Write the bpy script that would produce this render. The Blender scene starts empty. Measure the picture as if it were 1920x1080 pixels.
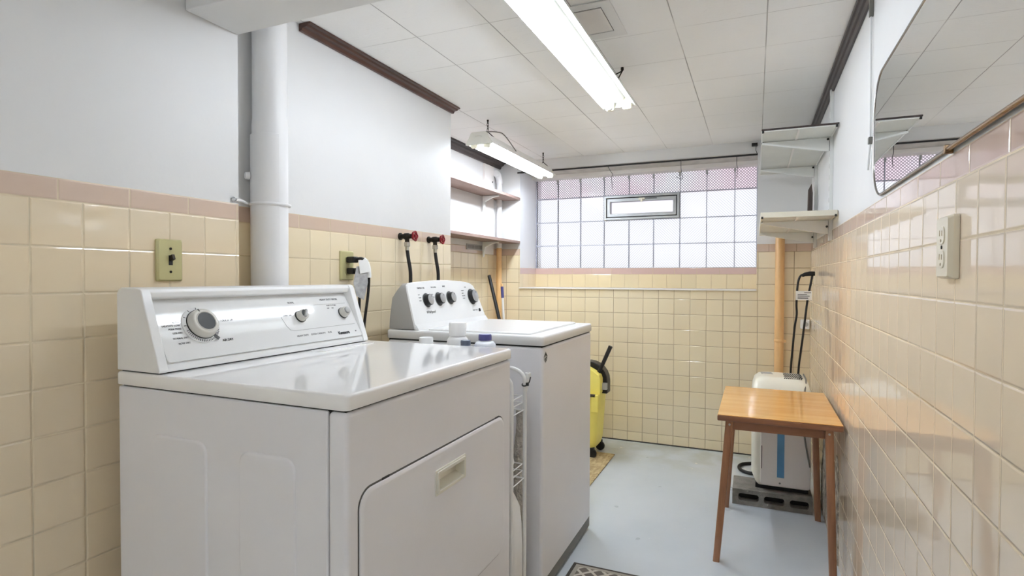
import bpy, math, random
from mathutils import Vector, Matrix
random.seed(7)
sc = bpy.context.scene
COL = sc.collection
PI = math.pi

# ------------------------------------------------------------------ dimensions (metres)
P = 0.1026                       # tile pitch
XR, XL, XS, XN = 0.310, -1.405, -1.445, -1.790   # right wall, left wall, chase wall, niche wall
YJ, YN, YB, YW, YREAR = 1.206, 2.535, 3.883, 4.216, -1.70
ZC = 2.0
ZB, ZT = 1.2989, 1.3470          # underside and top of the pink border course

# ------------------------------------------------------------------ node helpers
def lin(c):
    out = []
    for v in c:
        v /= 255.0
        out.append(v / 12.92 if v <= 0.04045 else ((v + 0.055) / 1.055) ** 2.4)
    return (*out, 1.0)

class NT:
    def __init__(s, name):
        s.m = bpy.data.materials.new(name); s.m.use_nodes = True
        s.t = s.m.node_tree; s.t.nodes.clear()
        s.out = s.t.nodes.new('ShaderNodeOutputMaterial')
    def n(s, typ, **kw):
        nd = s.t.nodes.new(typ)
        for k, v in kw.items(): setattr(nd, k, v)
        return nd
    def link(s, a, b): s.t.links.new(a, b)
    def put(s, sock, v):
        if isinstance(v, bpy.types.NodeSocket): s.link(v, sock)
        else: sock.default_value = v
    def math(s, op, a, b=0.0, c=None, clamp=False):
        nd = s.n('ShaderNodeMath', operation=op); nd.use_clamp = clamp
        s.put(nd.inputs[0], a); s.put(nd.inputs[1], b)
        if c is not None: s.put(nd.inputs[2], c)
        return nd.outputs[0]
    def mix(s, f, a, b):
        nd = s.n('ShaderNodeMix', data_type='RGBA')
        s.put(nd.inputs[0], f); s.put(nd.inputs[6], a); s.put(nd.inputs[7], b)
        return nd.outputs[2]
    def mixf(s, f, a, b):
        nd = s.n('ShaderNodeMix', data_type='FLOAT')
        s.put(nd.inputs[0], f); s.put(nd.inputs[2], a); s.put(nd.inputs[3], b)
        return nd.outputs[0]
    def step(s, lo, hi, x):
        nd = s.n('ShaderNodeMapRange', interpolation_type='SMOOTHSTEP')
        s.put(nd.inputs[0], x); nd.inputs[1].default_value = lo; nd.inputs[2].default_value = hi
        return nd.outputs[0]
    def coord(s):
        c = s.n('ShaderNodeTexCoord'); return c.outputs['Object']
    def sep(s, v):
        nd = s.n('ShaderNodeSeparateXYZ'); s.link(v, nd.inputs[0]); return nd.outputs
    def noise(s, vec, scale, detail=3.0, rough=0.55):
        nd = s.n('ShaderNodeTexNoise'); s.link(vec, nd.inputs['Vector'])
        nd.inputs['Scale'].default_value = scale; nd.inputs['Detail'].default_value = detail
        nd.inputs['Roughness'].default_value = rough
        return nd.outputs['Fac']
    def scalev(s, vec, sx, sy, sz):
        nd = s.n('ShaderNodeMapping'); s.link(vec, nd.inputs['Vector']); nd.inputs['Scale'].default_value = (sx, sy, sz)
        return nd.outputs[0]
    def bsdf(s, color, rough, metal=0.0, spec=0.5, normal=None, coat=0.0, trans=0.0, ior=1.45):
        b = s.n('ShaderNodeBsdfPrincipled')
        s.put(b.inputs['Base Color'], color); s.put(b.inputs['Roughness'], rough); s.put(b.inputs['Metallic'], metal)
        s.put(b.inputs['Specular IOR Level'], spec); b.inputs['IOR'].default_value = ior
        b.inputs['Coat Weight'].default_value = coat; b.inputs['Coat Roughness'].default_value = 0.06
        b.inputs['Transmission Weight'].default_value = trans
        if normal is not None: s.link(normal, b.inputs['Normal'])
        return b
    def bump(s, h, dist=1.0, strength=1.0):
        nd = s.n('ShaderNodeBump'); nd.inputs['Distance'].default_value = dist; nd.inputs['Strength'].default_value = strength
        s.link(h, nd.inputs['Height']); return nd.outputs[0]
    def done(s, b):
        s.link(b.outputs[0], s.out.inputs[0]); return s.m

def mat(name, rgb, rough=0.5, metal=0.0, var=0.04, vscale=6.0, bump=0.0, bscale=60.0, spec=0.5, coat=0.0, rgb2=None, stretch=None):
    """plain surface with a little procedural unevenness"""
    t = NT(name); c = t.coord()
    if stretch: c = t.scalev(c, *stretch)
    f = t.noise(c, vscale, 4.0)
    a = lin(rgb); b = lin(rgb2) if rgb2 else tuple(x * (1 - 2 * var) for x in a[:3]) + (1,)
    col = t.mix(t.step(0.3, 0.7, f), a, b)
    nrm = t.bump(t.math('MULTIPLY', t.noise(c, bscale, 3.0), bump)) if bump else None
    return t.done(t.bsdf(col, rough, metal, spec, nrm, coat))

def tile_mat(name, axis, h0, band0, zb=ZB, zt=ZT, cream=(228, 213, 181), grout=(182, 160, 128), pink=(204, 181, 162),
             paint=(219, 219, 218), band=0.1545, tiltamt=0.0009, band_rough=0.045):
    """square glazed wall tile with one course of narrow border tile on top and painted plaster above"""
    t = NT(name); c = t.coord(); s = t.sep(c); h = s[axis]; z = s[2]
    th = t.math('DIVIDE', t.math('SUBTRACT', h, h0), P); tz = t.math('DIVIDE', t.math('SUBTRACT', zb, z), P)
    isb = t.math('GREATER_THAN', z, zb); isp = t.math('GREATER_THAN', z, zt)
    tb = t.math('DIVIDE', t.math('SUBTRACT', h, band0), band)
    def edge(x, size):
        f = t.math('FRACT', t.math('ADD', x, 100.0)); return f, t.math('MULTIPLY', t.math('MINIMUM', f, t.math('SUBTRACT', 1.0, f)), size)
    fx, ex = edge(th, P); fz, ez = edge(tz, P); fb, eb = edge(tb, band)
    et = t.math('MINIMUM', ex, ez)
    eh = t.math('MINIMUM', t.math('SUBTRACT', z, zb), t.math('SUBTRACT', zt, z))
    ebb = t.math('MINIMUM', eb, t.math('ABSOLUTE', eh))
    e = t.mixf(isb, et, ebb)
    glaze = t.step(0.0008, 0.0019, e)
    cell = t.n('ShaderNodeCombineXYZ')
    t.link(t.mixf(isb, t.math('FLOOR', th), t.math('FLOOR', tb)), cell.inputs[0]); t.link(t.math('FLOOR', tz), cell.inputs[1]); t.link(isb, cell.inputs[2])
    wn = t.n('ShaderNodeTexWhiteNoise', noise_dimensions='3D'); t.link(cell.outputs[0], wn.inputs['Vector'])
    rs = t.sep(wn.outputs['Color'])
    tilt = t.math('ADD', t.math('MULTIPLY', t.math('SUBTRACT', rs[0], 0.5), t.math('MULTIPLY', fx, tiltamt)),
                  t.math('MULTIPLY', t.math('SUBTRACT', rs[1], 0.5), t.math('MULTIPLY', fz, tiltamt)))
    tilt = t.math('MULTIPLY', tilt, t.math('SUBTRACT', 1.0, isb))
    pil = t.math('MULTIPLY', t.step(0.0, 0.0045, e), t.mixf(isb, 0.0011, 0.0005))
    wav = t.math('MULTIPLY', t.noise(c, 9.0, 1.0), 0.0007)
    hgt = t.math('ADD', t.math('ADD', tilt, pil), wav)
    pl = t.math('MULTIPLY', t.noise(c, 30.0, 3.0), 0.0005)
    hgt = t.mixf(isp, hgt, pl)
    v = t.math('ADD', 0.965, t.math('MULTIPLY', rs[2], 0.07))
    mul = t.n('ShaderNodeMix', data_type='RGBA', blend_type='MULTIPLY'); mul.inputs[0].default_value = 1.0
    body = t.mix(isb, lin(cream), lin(pink)); t.link(body, mul.inputs[6])
    cv = t.n('ShaderNodeCombineColor'); [t.link(v, cv.inputs[i]) for i in range(3)]
    t.link(cv.outputs[0], mul.inputs[7])
    dirt = t.mix(t.step(0.35, 0.7, t.noise(c, 9.0, 4.0)), lin(grout), tuple(x * 0.72 for x in lin(grout)[:3]) + (1,))
    col = t.mix(glaze, dirt, mul.outputs[2])
    pcol = t.mix(t.step(0.3, 0.75, t.noise(c, 1.7, 4.0)), lin(paint), tuple(x * 0.95 for x in lin(paint)[:3]) + (1,))
    col = t.mix(isp, col, pcol)
    rough = t.mixf(isp, t.mixf(glaze, 0.7, t.mixf(isb, 0.045, band_rough)), 0.5)
    return t.done(t.bsdf(col, rough, 0, 0.5, t.bump(hgt), ior=1.75))

def ceiling_mat():
    t = NT('ceiling_tile_board'); c = t.coord(); s = t.sep(c)
    def seam(x, x0, pitch, w):
        f = t.math('FRACT', t.math('ADD', t.math('DIVIDE', t.math('SUBTRACT', x, x0), pitch), 50.0))
        d = t.math('MULTIPLY', t.math('MINIMUM', f, t.math('SUBTRACT', 1.0, f)), pitch)
        return t.math('SUBTRACT', 1.0, t.step(w * 0.4, w, d))
    broken = t.step(0.38, 0.6, t.noise(c, 2.3, 2.0))
    a = t.math('MULTIPLY', seam(s[0], 0.027, 0.2895, 0.0022), t.mixf(broken, 0.18, 0.75))
    b = t.math('MULTIPLY', seam(s[1], 2.030, 0.2905, 0.0018), t.mixf(broken, 0.08, 0.5))
    sm = t.math('MAXIMUM', a, b)
    worm = t.noise(t.scalev(c, 30.0, 90.0, 30.0), 1.0, 5.0, 0.7)
    pits = t.step(0.60, 0.72, worm)
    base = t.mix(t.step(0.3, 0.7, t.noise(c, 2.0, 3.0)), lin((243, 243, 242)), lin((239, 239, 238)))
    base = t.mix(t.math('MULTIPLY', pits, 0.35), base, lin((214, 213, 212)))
    col = t.mix(sm, base, lin((158, 154, 150)))
    h = t.math('SUBTRACT', t.math('MULTIPLY', worm, 0.0012), t.math('MULTIPLY', sm, 0.003))
    return t.done(t.bsdf(col, 0.8, 0, 0.3, t.bump(h)))

def floor_mat():
    t = NT('painted_concrete'); c = t.coord(); s = t.sep(c)
    base = t.mix(t.step(0.35, 0.7, t.noise(c, 1.6, 5.0)), lin((200, 207, 213)), lin((190, 199, 206)))
    speck = t.step(0.73, 0.78, t.noise(c, 38.0, 2.0))
    base = t.mix(t.math('MULTIPLY', speck, 0.35), base, lin((220, 224, 226)))
    # worn, grey-green concrete showing near the back wall
    yy = t.math('ADD', s[1], t.math('MULTIPLY', t.noise(c, 5.0, 4.0), 0.35))
    worn = t.math('MULTIPLY', t.step(3.45, 3.9, yy), t.step(0.35, 0.6, t.noise(c, 4.0, 5.0)))
    base = t.mix(t.math('MULTIPLY', worn, 0.7), base, lin((168, 172, 160)))
    chip = t.math('MULTIPLY', t.step(3.3, 3.5, s[1]), t.step(0.68, 0.71, t.noise(c, 13.0, 3.0)))
    base = t.mix(chip, base, lin((226, 224, 214)))
    return t.done(t.bsdf(base, t.mixf(t.noise(c, 6.0, 3.0), 0.22, 0.4), 0, 0.5, t.bump(t.math('MULTIPLY', t.noise(c, 14.0, 4.0), 0.0012))))

def glass_block_mat():
    """pressed glass block: diamond ribs; the ribs show darker and pinkish in the top course"""
    t = NT('pressed_glass'); c = t.n('ShaderNodeNewGeometry').outputs['Position']; s = t.sep(c)
    cell = t.n('ShaderNodeCombineXYZ')
    t.link(t.math('FLOOR', t.math('DIVIDE', t.math('ADD', s[0], 1.621), 0.185)), cell.inputs[0])
    t.link(t.math('FLOOR', t.math('DIVIDE', t.math('SUBTRACT', s[2], 1.206), 0.18)), cell.inputs[1])
    wn = t.n('ShaderNodeTexWhiteNoise', noise_dimensions='3D'); t.link(cell.outputs[0], wn.inputs['Vector'])
    r = t.sep(wn.outputs['Color'])
    k = 330.0
    d1 = t.math('SINE', t.math('MULTIPLY', t.math('ADD', s[0], s[2]), k)); d2 = t.math('SINE', t.math('MULTIPLY', t.math('SUBTRACT', s[0], s[2]), k))
    l1 = t.step(0.25, 0.85, d1); l2 = t.step(0.25, 0.85, d2)
    top = t.step(1.742, 1.752, s[2])
    w1 = t.mixf(top, t.mixf(t.step(0.4, 0.6, r[0]), 0.35, 1.0), 1.0); w2 = t.mixf(top, t.mixf(t.step(0.4, 0.6, r[0]), 1.0, 0.35), 1.0)
    ln = t.math('MAXIMUM', t.math('MULTIPLY', l1, w1), t.math('MULTIPLY', l2, w2))
    amt = t.mixf(top, 0.60, 0.85)
    f = t.math('MULTIPLY', t.math('MULTIPLY', ln, t.math('LESS_THAN', s[1], YW + .004)), amt)
    tone = t.mix(t.math('MULTIPLY', top, t.step(0.25, 0.75, t.noise(c, 3.1, 2.0))), lin((250, 250, 252)), lin((249, 238, 243)))
    col = t.mix(f, tone, t.mix(top, lin((150, 154, 164)), lin((100, 94, 102))))
    g = t.n('ShaderNodeBsdfRefraction'); t.link(col, g.inputs[0]); g.inputs['Roughness'].default_value = 0.35; g.inputs['IOR'].default_value = 1.12
    tr = t.n('ShaderNodeBsdfTranslucent'); t.link(col, tr.inputs[0])
    m0 = t.n('ShaderNodeMixShader'); m0.inputs[0].default_value = 0.25; t.link(g.outputs[0], m0.inputs[1]); t.link(tr.outputs[0], m0.inputs[2])
    gl = t.n('ShaderNodeBsdfGlossy'); gl.inputs['Roughness'].default_value = 0.12
    bp = t.bump(t.math('MULTIPLY', ln, 0.0012)); t.link(bp, gl.inputs['Normal'])
    fr = t.n('ShaderNodeFresnel'); fr.inputs[0].default_value = 1.4
    m = t.n('ShaderNodeMixShader'); t.link(fr.outputs[0], m.inputs[0]); t.link(m0.outputs[0], m.inputs[1]); t.link(gl.outputs[0], m.inputs[2])
    return t.done(m)

def emit(name, rgb, strength):
    t = NT(name); e = t.n('ShaderNodeEmission'); e.inputs[0].default_value = lin(rgb); e.inputs[1].default_value = strength
    return t.done(e)

def wood_mat(name, a, b, rough=0.3, coat=0.2, axis=1, sc_=18.0):
    t = NT(name); c = t.coord(); st = [9.0, 9.0, 9.0]; st[axis] = 0.7
    v = t.scalev(c, *st); n1 = t.noise(v, 2.2, 5.0, 0.6); n2 = t.noise(t.scalev(c, *[x * sc_ / 3 for x in st]), 2.0, 3.0)
    f = t.math('ADD', t.math('MULTIPLY', n1, 0.7), t.math('MULTIPLY', n2, 0.3))
    return t.done(t.bsdf(t.mix(t.step(0.35, 0.65, f), lin(a), lin(b)), rough, 0, 0.5, None, coat))

def trellis_mat():
    t = NT('trellis_weave'); c = t.coord(); s = t.sep(c)
    def ln(e):
        f = t.math('FRACT', t.math('ADD', t.math('MULTIPLY', e, 17.0), 50.0))
        return t.math('SUBTRACT', 1.0, t.step(0.10, 0.16, t.math('MINIMUM', f, t.math('SUBTRACT', 1.0, f))))
    m = t.math('MAXIMUM', ln(t.math('ADD', s[0], s[1])), ln(t.math('SUBTRACT', s[0], s[1])))
    col = t.mix(m, lin((112, 104, 97)), lin((196, 190, 178)))
    return t.done(t.bsdf(col, 0.9, 0, 0.2, t.bump(t.math('MULTIPLY', t.noise(c, 260.0, 2.0), 0.002))))

def straw_mat():
    t = NT('woven_straw'); c = t.coord()
    n1 = t.noise(t.scalev(c, 60.0, 14.0, 1.0), 1.0, 3.0); n2 = t.noise(t.scalev(c, 14.0, 90.0, 1.0), 1.0, 3.0)
    f = t.math('ADD', t.math('MULTIPLY', n1, 0.5), t.math('MULTIPLY', n2, 0.5))
    return t.done(t.bsdf(t.mix(t.step(0.42, 0.58, f), lin((196, 178, 138)), lin((160, 140, 104))), 0.9, 0, 0.2, t.bump(t.math('MULTIPLY', f, 0.004))))

# ------------------------------------------------------------------ materials
M = {}
M['tile_left'] = tile_mat('wall_tile_left', 1, 0.6830, 0.582, cream=(225, 208, 178), grout=(224, 208, 176), pink=(202, 178, 158), band_rough=0.34)
M['tile_chase'] = tile_mat('wall_tile_chase', 1, 1.5377, 1.487, cream=(229, 214, 183), grout=(206, 188, 150))
M['tile_niche'] = tile_mat('wall_tile_niche', 1, 2.56, 2.6)
M['tile_step'] = tile_mat('wall_tile_step', 0, -1.45, -1.5)
M['tile_right'] = tile_mat('wall_tile_right', 1, 0.9661, 0.955, cream=(229, 212, 189), grout=(232, 214, 182), pink=(210, 186, 172), tiltamt=0.0005)  # light grout colour stands in for glints along the tile edges
M['tile_back'] = tile_mat('wall_tile_back', 0, -0.8067, -0.85, cream=(227, 213, 181), grout=(164, 142, 110))
M['tile_sill'] = tile_mat('wall_tile_sill', 0, -0.80, -0.85, zb=1.159, zt=1.206, cream=(228, 211, 172), grout=(206, 184, 144), pink=(206, 176, 166))
M['tile_jamb'] = tile_mat('wall_tile_jamb', 1, 3.95, 3.9, zb=1.159, zt=1.206, cream=(228, 212, 184), grout=(206, 184, 150), pink=(212, 190, 190), paint=(236, 237, 242))
M['plaster'] = mat('white_plaster', (230, 230, 229), 0.6, var=0.02, vscale=2.0, bump=0.0004, bscale=30)
M['plaster_shaded_dirty'] = mat('shaded_stained_plaster', (204, 200, 193), 0.8, var=0.10, vscale=14.0)  # the grey holds the soffit's shade as well as its dirt
M['crumbled'] = mat('crumbled_plaster', (222, 216, 204), 0.9, rgb2=(120, 110, 98), vscale=34, bump=0.02, bscale=40)
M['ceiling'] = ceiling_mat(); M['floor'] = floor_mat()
M['enamel'] = mat('white_enamel', (240, 239, 238), 0.07, var=0.006, vscale=3, coat=0.3)
M['enamel_soft'] = mat('satin_white_enamel', (226, 226, 225), 0.24, var=0.006, vscale=3)
M['enamel_side'] = mat('painted_cabinet_steel', (230, 229, 232), 0.34, var=0.012, vscale=4)
M['plastic_white'] = mat('white_plastic', (233, 233, 232), 0.28, var=0.008)
M['plastic_gloss'] = mat('glossy_white_panel', (226, 226, 225), 0.05, var=0.006, spec=0.4)
M['plastic_grey'] = mat('light_grey_plastic', (172, 172, 170), 0.4, var=0.01)
M['gap'] = mat('dark_gap', (44, 44, 42), 0.8); M['gap_grey'] = mat('grey_door_gap', (92, 90, 87), 0.8)
M['black'] = mat('black_plastic', (22, 21, 21), 0.4, var=0.05)
M['black_rubber'] = mat('black_rubber', (30, 29, 28), 0.6, var=0.05)
M['dark_dial'] = mat('dark_dial', (42, 43, 40), 0.5)
M['knob_ivory'] = mat('ivory_knob', (206, 203, 194), 0.3)
M['silver'] = mat('brushed_silver', (186, 187, 188), 0.32, metal=0.55)
M['steel'] = mat('galvanised_steel', (176, 172, 160), 0.35, metal=0.8)
M['ink'] = mat('grey_print', (84, 84, 84), 0.6); M['ink_dark'] = mat('dark_print', (30, 30, 30), 0.6)
M['almond'] = mat('olive_almond_plate', (190, 184, 136), 0.35, var=0.015)
M['ivory'] = mat('ivory_plate', (228, 220, 200), 0.3, var=0.01)
M['ivory_dark'] = mat('tan_slot', (150, 132, 96), 0.5)
M['walnut'] = wood_mat('dark_stained_moulding', (84, 50, 38), (56, 32, 25), 0.4, 0.2, 1)
M['black_wood'] = wood_mat('black_brown_moulding', (70, 58, 54), (44, 37, 35), 0.45, 0.1, 1)
M['paint'] = mat('white_pipe_paint', (228, 228, 228), 0.45, var=0.02, vscale=5, bump=0.0008, bscale=25)
M['lamp_white'] = mat('lamp_white_enamel', (236, 236, 232), 0.3, var=0.006)
M['lamp_cap'] = mat('lamp_cap_cream', (214, 212, 202), 0.45, var=0.02)
M['socket'] = mat('lampholder_cream', (238, 234, 214), 0.4)
M['tube'] = emit('fluorescent_glow', (234, 243, 255), 34.0)
M['glass_block'] = glass_block_mat()
t_ = NT('frosted_pane'); rf_ = t_.n('ShaderNodeBsdfRefraction'); rf_.inputs[0].default_value = lin((232, 230, 234)); rf_.inputs['Roughness'].default_value = 0.5; rf_.inputs['IOR'].default_value = 1.05; M['glass_pane'] = t_.done(rf_)
M['mortar'] = mat('grey_mortar', (176, 178, 192), 0.8, var=0.06, vscale=30)
M['alu'] = mat('window_aluminium', (178, 180, 180), 0.42, metal=0.4, var=0.05, vscale=12)
M['alu_dark'] = mat('window_aluminium_dark', (110, 112, 112), 0.5, metal=0.4)
M['brown_board'] = wood_mat('brown_shelf_underside', (150, 128, 118), (128, 106, 98), 0.6, 0.0, 1)
M['white_board'] = mat('white_shelf_paint', (230, 226, 222), 0.5, var=0.02)
M['tan'] = mat('tan_pipe_paint', (224, 182, 128), 0.4, var=0.05, vscale=7)
M['shelf_grey'] = mat('grey_white_shelf_panel', (216, 217, 212), 0.5, var=0.04, vscale=5)
M['handle_cream'] = mat('cream_handle_plastic', (222, 219, 207), 0.35, var=0.01)
M['shelf_cream'] = mat('cream_shelf_edge', (226, 222, 206), 0.5, var=0.03)
M['bracket'] = mat('white_bracket', (224, 225, 222), 0.4, var=0.02)
M['brown'] = wood_mat('old_brown_wood', (98, 84, 76), (66, 56, 52), 0.6, 0.0, 2)
M['table_top'] = wood_mat('honey_table_top', (236, 182, 106), (222, 162, 86), 0.18, 0.5, 0)
M['table_wood'] = wood_mat('red_brown_table_wood', (158, 110, 76), (130, 88, 60), 0.35, 0.2, 2)
M['table_edge'] = wood_mat('dark_table_edge', (142, 94, 62), (116, 74, 48), 0.35, 0.2, 0)
M['concrete'] = mat('rough_concrete', (140, 136, 128), 0.95, var=0.16, vscale=22, bump=0.006, bscale=70)
M['core_shade'] = mat('block_core_shade', (38, 36, 34), 0.95)
M['dehu'] = mat('warm_white_plastic', (236, 234, 220), 0.3, var=0.01)
M['dehu_front'] = mat('dehumidifier_front', (228, 222, 216), 0.32, var=0.01)
M['blue'] = mat('blue_window_strip', (92, 146, 186), 0.25, var=0.05, vscale=10)
M['yellow'] = mat('yellow_bucket_plastic', (243, 229, 118), 0.4, var=0.04, vscale=8)
M['red'] = mat('red_painted_wheel', (128, 22, 30), 0.35, var=0.1, vscale=30)
M['brass_dark'] = mat('tarnished_brass', (50, 44, 36), 0.5, metal=0.6, var=0.2, vscale=40)
M['bronze'] = mat('bronze_rail', (150, 124, 96), 0.25, metal=0.85, var=0.05)
M['rim'] = mat('mirror_rim', (150, 146, 140), 0.25, metal=0.9)
t_ = NT('mirror_silver'); M['mirror'] = t_.done(t_.bsdf((0.90, 0.91, 0.92, 1), 0.008, 1.0))
M['trellis'] = trellis_mat(); M['straw'] = straw_mat()
M['mat_dark'] = mat('mat_dark_border', (72, 68, 62), 0.9, bump=0.003, bscale=200)
M['mat_light'] = mat('mat_light_border', (166, 160, 148), 0.9, bump=0.003, bscale=200)
M['navy_cap'] = mat('navy_cap', (72, 72, 128), 0.35); M['slate_cap'] = mat('slate_blue_cap', (96, 106, 124), 0.4)
M['clear'] = mat('pale_bottle', (222, 226, 234), 0.25)
M['fluff'] = mat('grey_mop_yarn', (204, 198, 188), 0.95, var=0.12, vscale=60, bump=0.02, bscale=90)
M['paper'] = mat('white_paper', (232, 232, 230), 0.7); M['paper_grey'] = mat('printed_grey_tag', (176, 176, 176), 0.5, var=0.15, vscale=60)
M['wire_white'] = mat('white_coated_wire', (230, 230, 228), 0.35)
M['cord_grey'] = mat('grey_cord', (120, 118, 112), 0.5)

# ------------------------------------------------------------------ mesh helpers
def FR(o, n, up=(0, 0, 1)):
    n = Vector(n).normalized(); up = Vector(up); up = (up - n * up.dot(n)).normalized(); x = up.cross(n)
    m = Matrix.Identity(4)
    for i in range(3): m[i][0] = x[i]; m[i][1] = up[i]; m[i][2] = n[i]; m[i][3] = o[i]
    return m

def rrect(x0, x1, y0, y1, r, n=6):
    r = min(r, (x1 - x0) / 2 - 1e-5, (y1 - y0) / 2 - 1e-5); pts = []
    for cx, cy, a in ((x1 - r, y1 - r, 0), (x0 + r, y1 - r, 90), (x0 + r, y0 + r, 180), (x1 - r, y0 + r, 270)):
        for i in range(n + 1):
            t = math.radians(a + 90 * i / n); pts.append((cx + r * math.cos(t), cy + r * math.sin(t)))
    return pts

class MB:
    def __init__(s): s.v = []; s.f = []; s.mi = []
    def add(s, vs, fs, mi=0, T=None):
        b = len(s.v); s.v += [tuple(T @ Vector(v)) if T else tuple(v) for v in vs]
        s.f += [tuple(b + i for i in f) for f in fs]; s.mi += [mi] * len(fs); return s
    def box(s, x0, x1, y0, y1, z0, z1, mi=0, T=None):
        v = [(x, y, z) for z in (z0, z1) for y in (y0, y1) for x in (x0, x1)]
        return s.add(v, [(0, 2, 3, 1), (4, 5, 7, 6), (0, 1, 5, 4), (2, 6, 7, 3), (0, 4, 6, 2), (1, 3, 7, 5)], mi, T)
    def quad(s, a, b, c, d, mi=0): return s.add([a, b, c, d], [(0, 1, 2, 3)], mi)
    def prism(s, o, z0, z1, mi=0, T=None):
        n = len(o); v = [(x, y, z0) for x, y in o] + [(x, y, z1) for x, y in o]
        f = [tuple(range(n - 1, -1, -1)), tuple(range(n, 2 * n))] + [(i, (i + 1) % n, n + (i + 1) % n, n + i) for i in range(n)]
        return s.add(v, f, mi, T)
    def ring(s, o, i_, z0, z1, mi=0, T=None):
        """a frame between two outlines of equal length"""
        n = len(o); v = [(x, y, z) for z in (z0, z1) for L in (o, i_) for x, y in L]; f = []
        for k in range(n):
            j = (k + 1) % n
            f += [(2*n+k, 2*n+j, 3*n+j, 3*n+k), (k, n+k, n+j, j), (k, j, 2*n+j, 2*n+k), (n+k, 3*n+k, 3*n+j, n+j)]
        return s.add(v, f, mi, T)
    def lathe(s, prof, n=24, mi=0, T=None):
        v = []; f = []
        for r, z in prof:
            for i in range(n): a = 2 * PI * i / n; v.append((r * math.cos(a), r * math.sin(a), z))
        m = len(prof)
        for k in range(m - 1):
            for i in range(n): j = (i + 1) % n; f.append((k*n+i, k*n+j, (k+1)*n+j, (k+1)*n+i))
        if prof[0][0] > 1e-6: f.append(tuple(range(n - 1, -1, -1)))
        if prof[-1][0] > 1e-6: f.append(tuple((m-1)*n + i for i in range(n)))
        return s.add(v, f, mi, T)
    def loft(s, rings, mi=0, T=None, caps=True):
        if caps and len(rings[0]) > 12:       # a thin coplanar ring keeps flat ends flat under smooth shading
            def inner(r):
                c = sum((Vector(p) for p in r), Vector()) / len(r); return [tuple(Vector(p) + (c - Vector(p)) * min(.08, .004 / max((c - Vector(p)).length, 1e-6))) for p in r]
            rings = [inner(rings[0])] + list(rings) + [inner(rings[-1])]
        n = len(rings[0]); v = [p for r in rings for p in r]; f = []
        for k in range(len(rings) - 1):
            for i in range(n): j = (i + 1) % n; f.append((k*n+i, k*n+j, (k+1)*n+j, (k+1)*n+i))
        if caps: f += [tuple(range(n - 1, -1, -1)), tuple((len(rings)-1)*n + i for i in range(n))]
        return s.add(v, f, mi, T)
    def tube(s, pts, r, n=8, mi=0, closed=False, T=None):
        pts = [Vector(p) for p in pts]; rr = r if isinstance(r, (list, tuple)) else [r] * len(pts)
        rings = []; prev = None
        for i, p in enumerate(pts):
            if closed: d = pts[(i+1) % len(pts)] - pts[i-1]
            else: d = (pts[min(i+1, len(pts)-1)] - pts[max(i-1, 0)])
            d.normalize()
            if prev is None: a = Vector((0, 0, 1)) if abs(d.z) < 0.9 else Vector((1, 0, 0)); u = d.cross(a).normalized()
            else:
                u = prev - d * prev.dot(d)
                u.normalize()
            prev = u; w = d.cross(u)
            rings.append([tuple(p + (u * math.cos(2*PI*k/n) + w * math.sin(2*PI*k/n)) * rr[i]) for k in range(n)])
        if closed: rings.append(rings[0])
        return s.loft(rings, mi, T, caps=not closed)

def smooth(pts, k=6):
    """Catmull-Rom through the points"""
    P_ = [Vector(p) for p in pts]; Q = [2*P_[0]-P_[1]] + P_ + [2*P_[-1]-P_[-2]]; out = []
    for i in range(1, len(Q) - 2):
        for j in range(k):
            t = j / k; a, b, c, d = Q[i-1], Q[i], Q[i+1], Q[i+2]
            out.append(0.5 * ((2*b) + (c-a)*t + (2*a-5*b+4*c-d)*t*t + (3*b-a-3*c+d)*t**3))
    out.append(P_[-1]); return [tuple(v) for v in out]

def obj(name, mb, mats, parent=None, bevel=0.0, seg=2, ang=40, fix=True):
    me = bpy.data.meshes.new(name)
    off = wloc(parent) if parent else Vector((0, 0, 0))
    me.from_pydata([tuple(Vector(v) - off) for v in mb.v], [], mb.f)
    for m in (mats if isinstance(mats, (list, tuple)) else [mats]): me.materials.append(M[m])
    for p, i in zip(me.polygons, mb.mi): p.material_index = i
    me.validate()
    if fix:
        import bmesh
        b = bmesh.new(); b.from_mesh(me); bmesh.ops.recalc_face_normals(b, faces=b.faces); b.to_mesh(me); b.free()
    me.polygons.foreach_set('use_smooth', [True] * len(me.polygons))
    me.set_sharp_from_angle(angle=math.radians(ang))
    o = bpy.data.objects.new(name, me); COL.objects.link(o)
    if parent: o.parent = parent
    if bevel:
        bv = o.modifiers.new('bevel', 'BEVEL'); bv.width = bevel; bv.segments = seg; bv.limit_method = 'ANGLE'; bv.angle_limit = math.radians(35); bv.harden_normals = True
    return o

def wloc(o):
    v = Vector(o.location)
    while o.parent: o = o.parent; v += Vector(o.location)
    return v

def tag(o, label, cat, group=None, kind=None):
    o['label'] = label; o['category'] = cat
    if group: o['group'] = group
    if kind: o['kind'] = kind
    return o

def thing(name, loc, label, cat, group=None):
    o = bpy.data.objects.new(name, None); COL.objects.link(o); o.location = loc; o.empty_display_size = 0.05
    return tag(o, label, cat, group)

def struct(name, mb, mats, label=None, cat=None, **k):
    o = obj(name, mb, mats, **k); o['kind'] = 'structure'
    if label: o['label'] = label; o['category'] = cat
    return o

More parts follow.
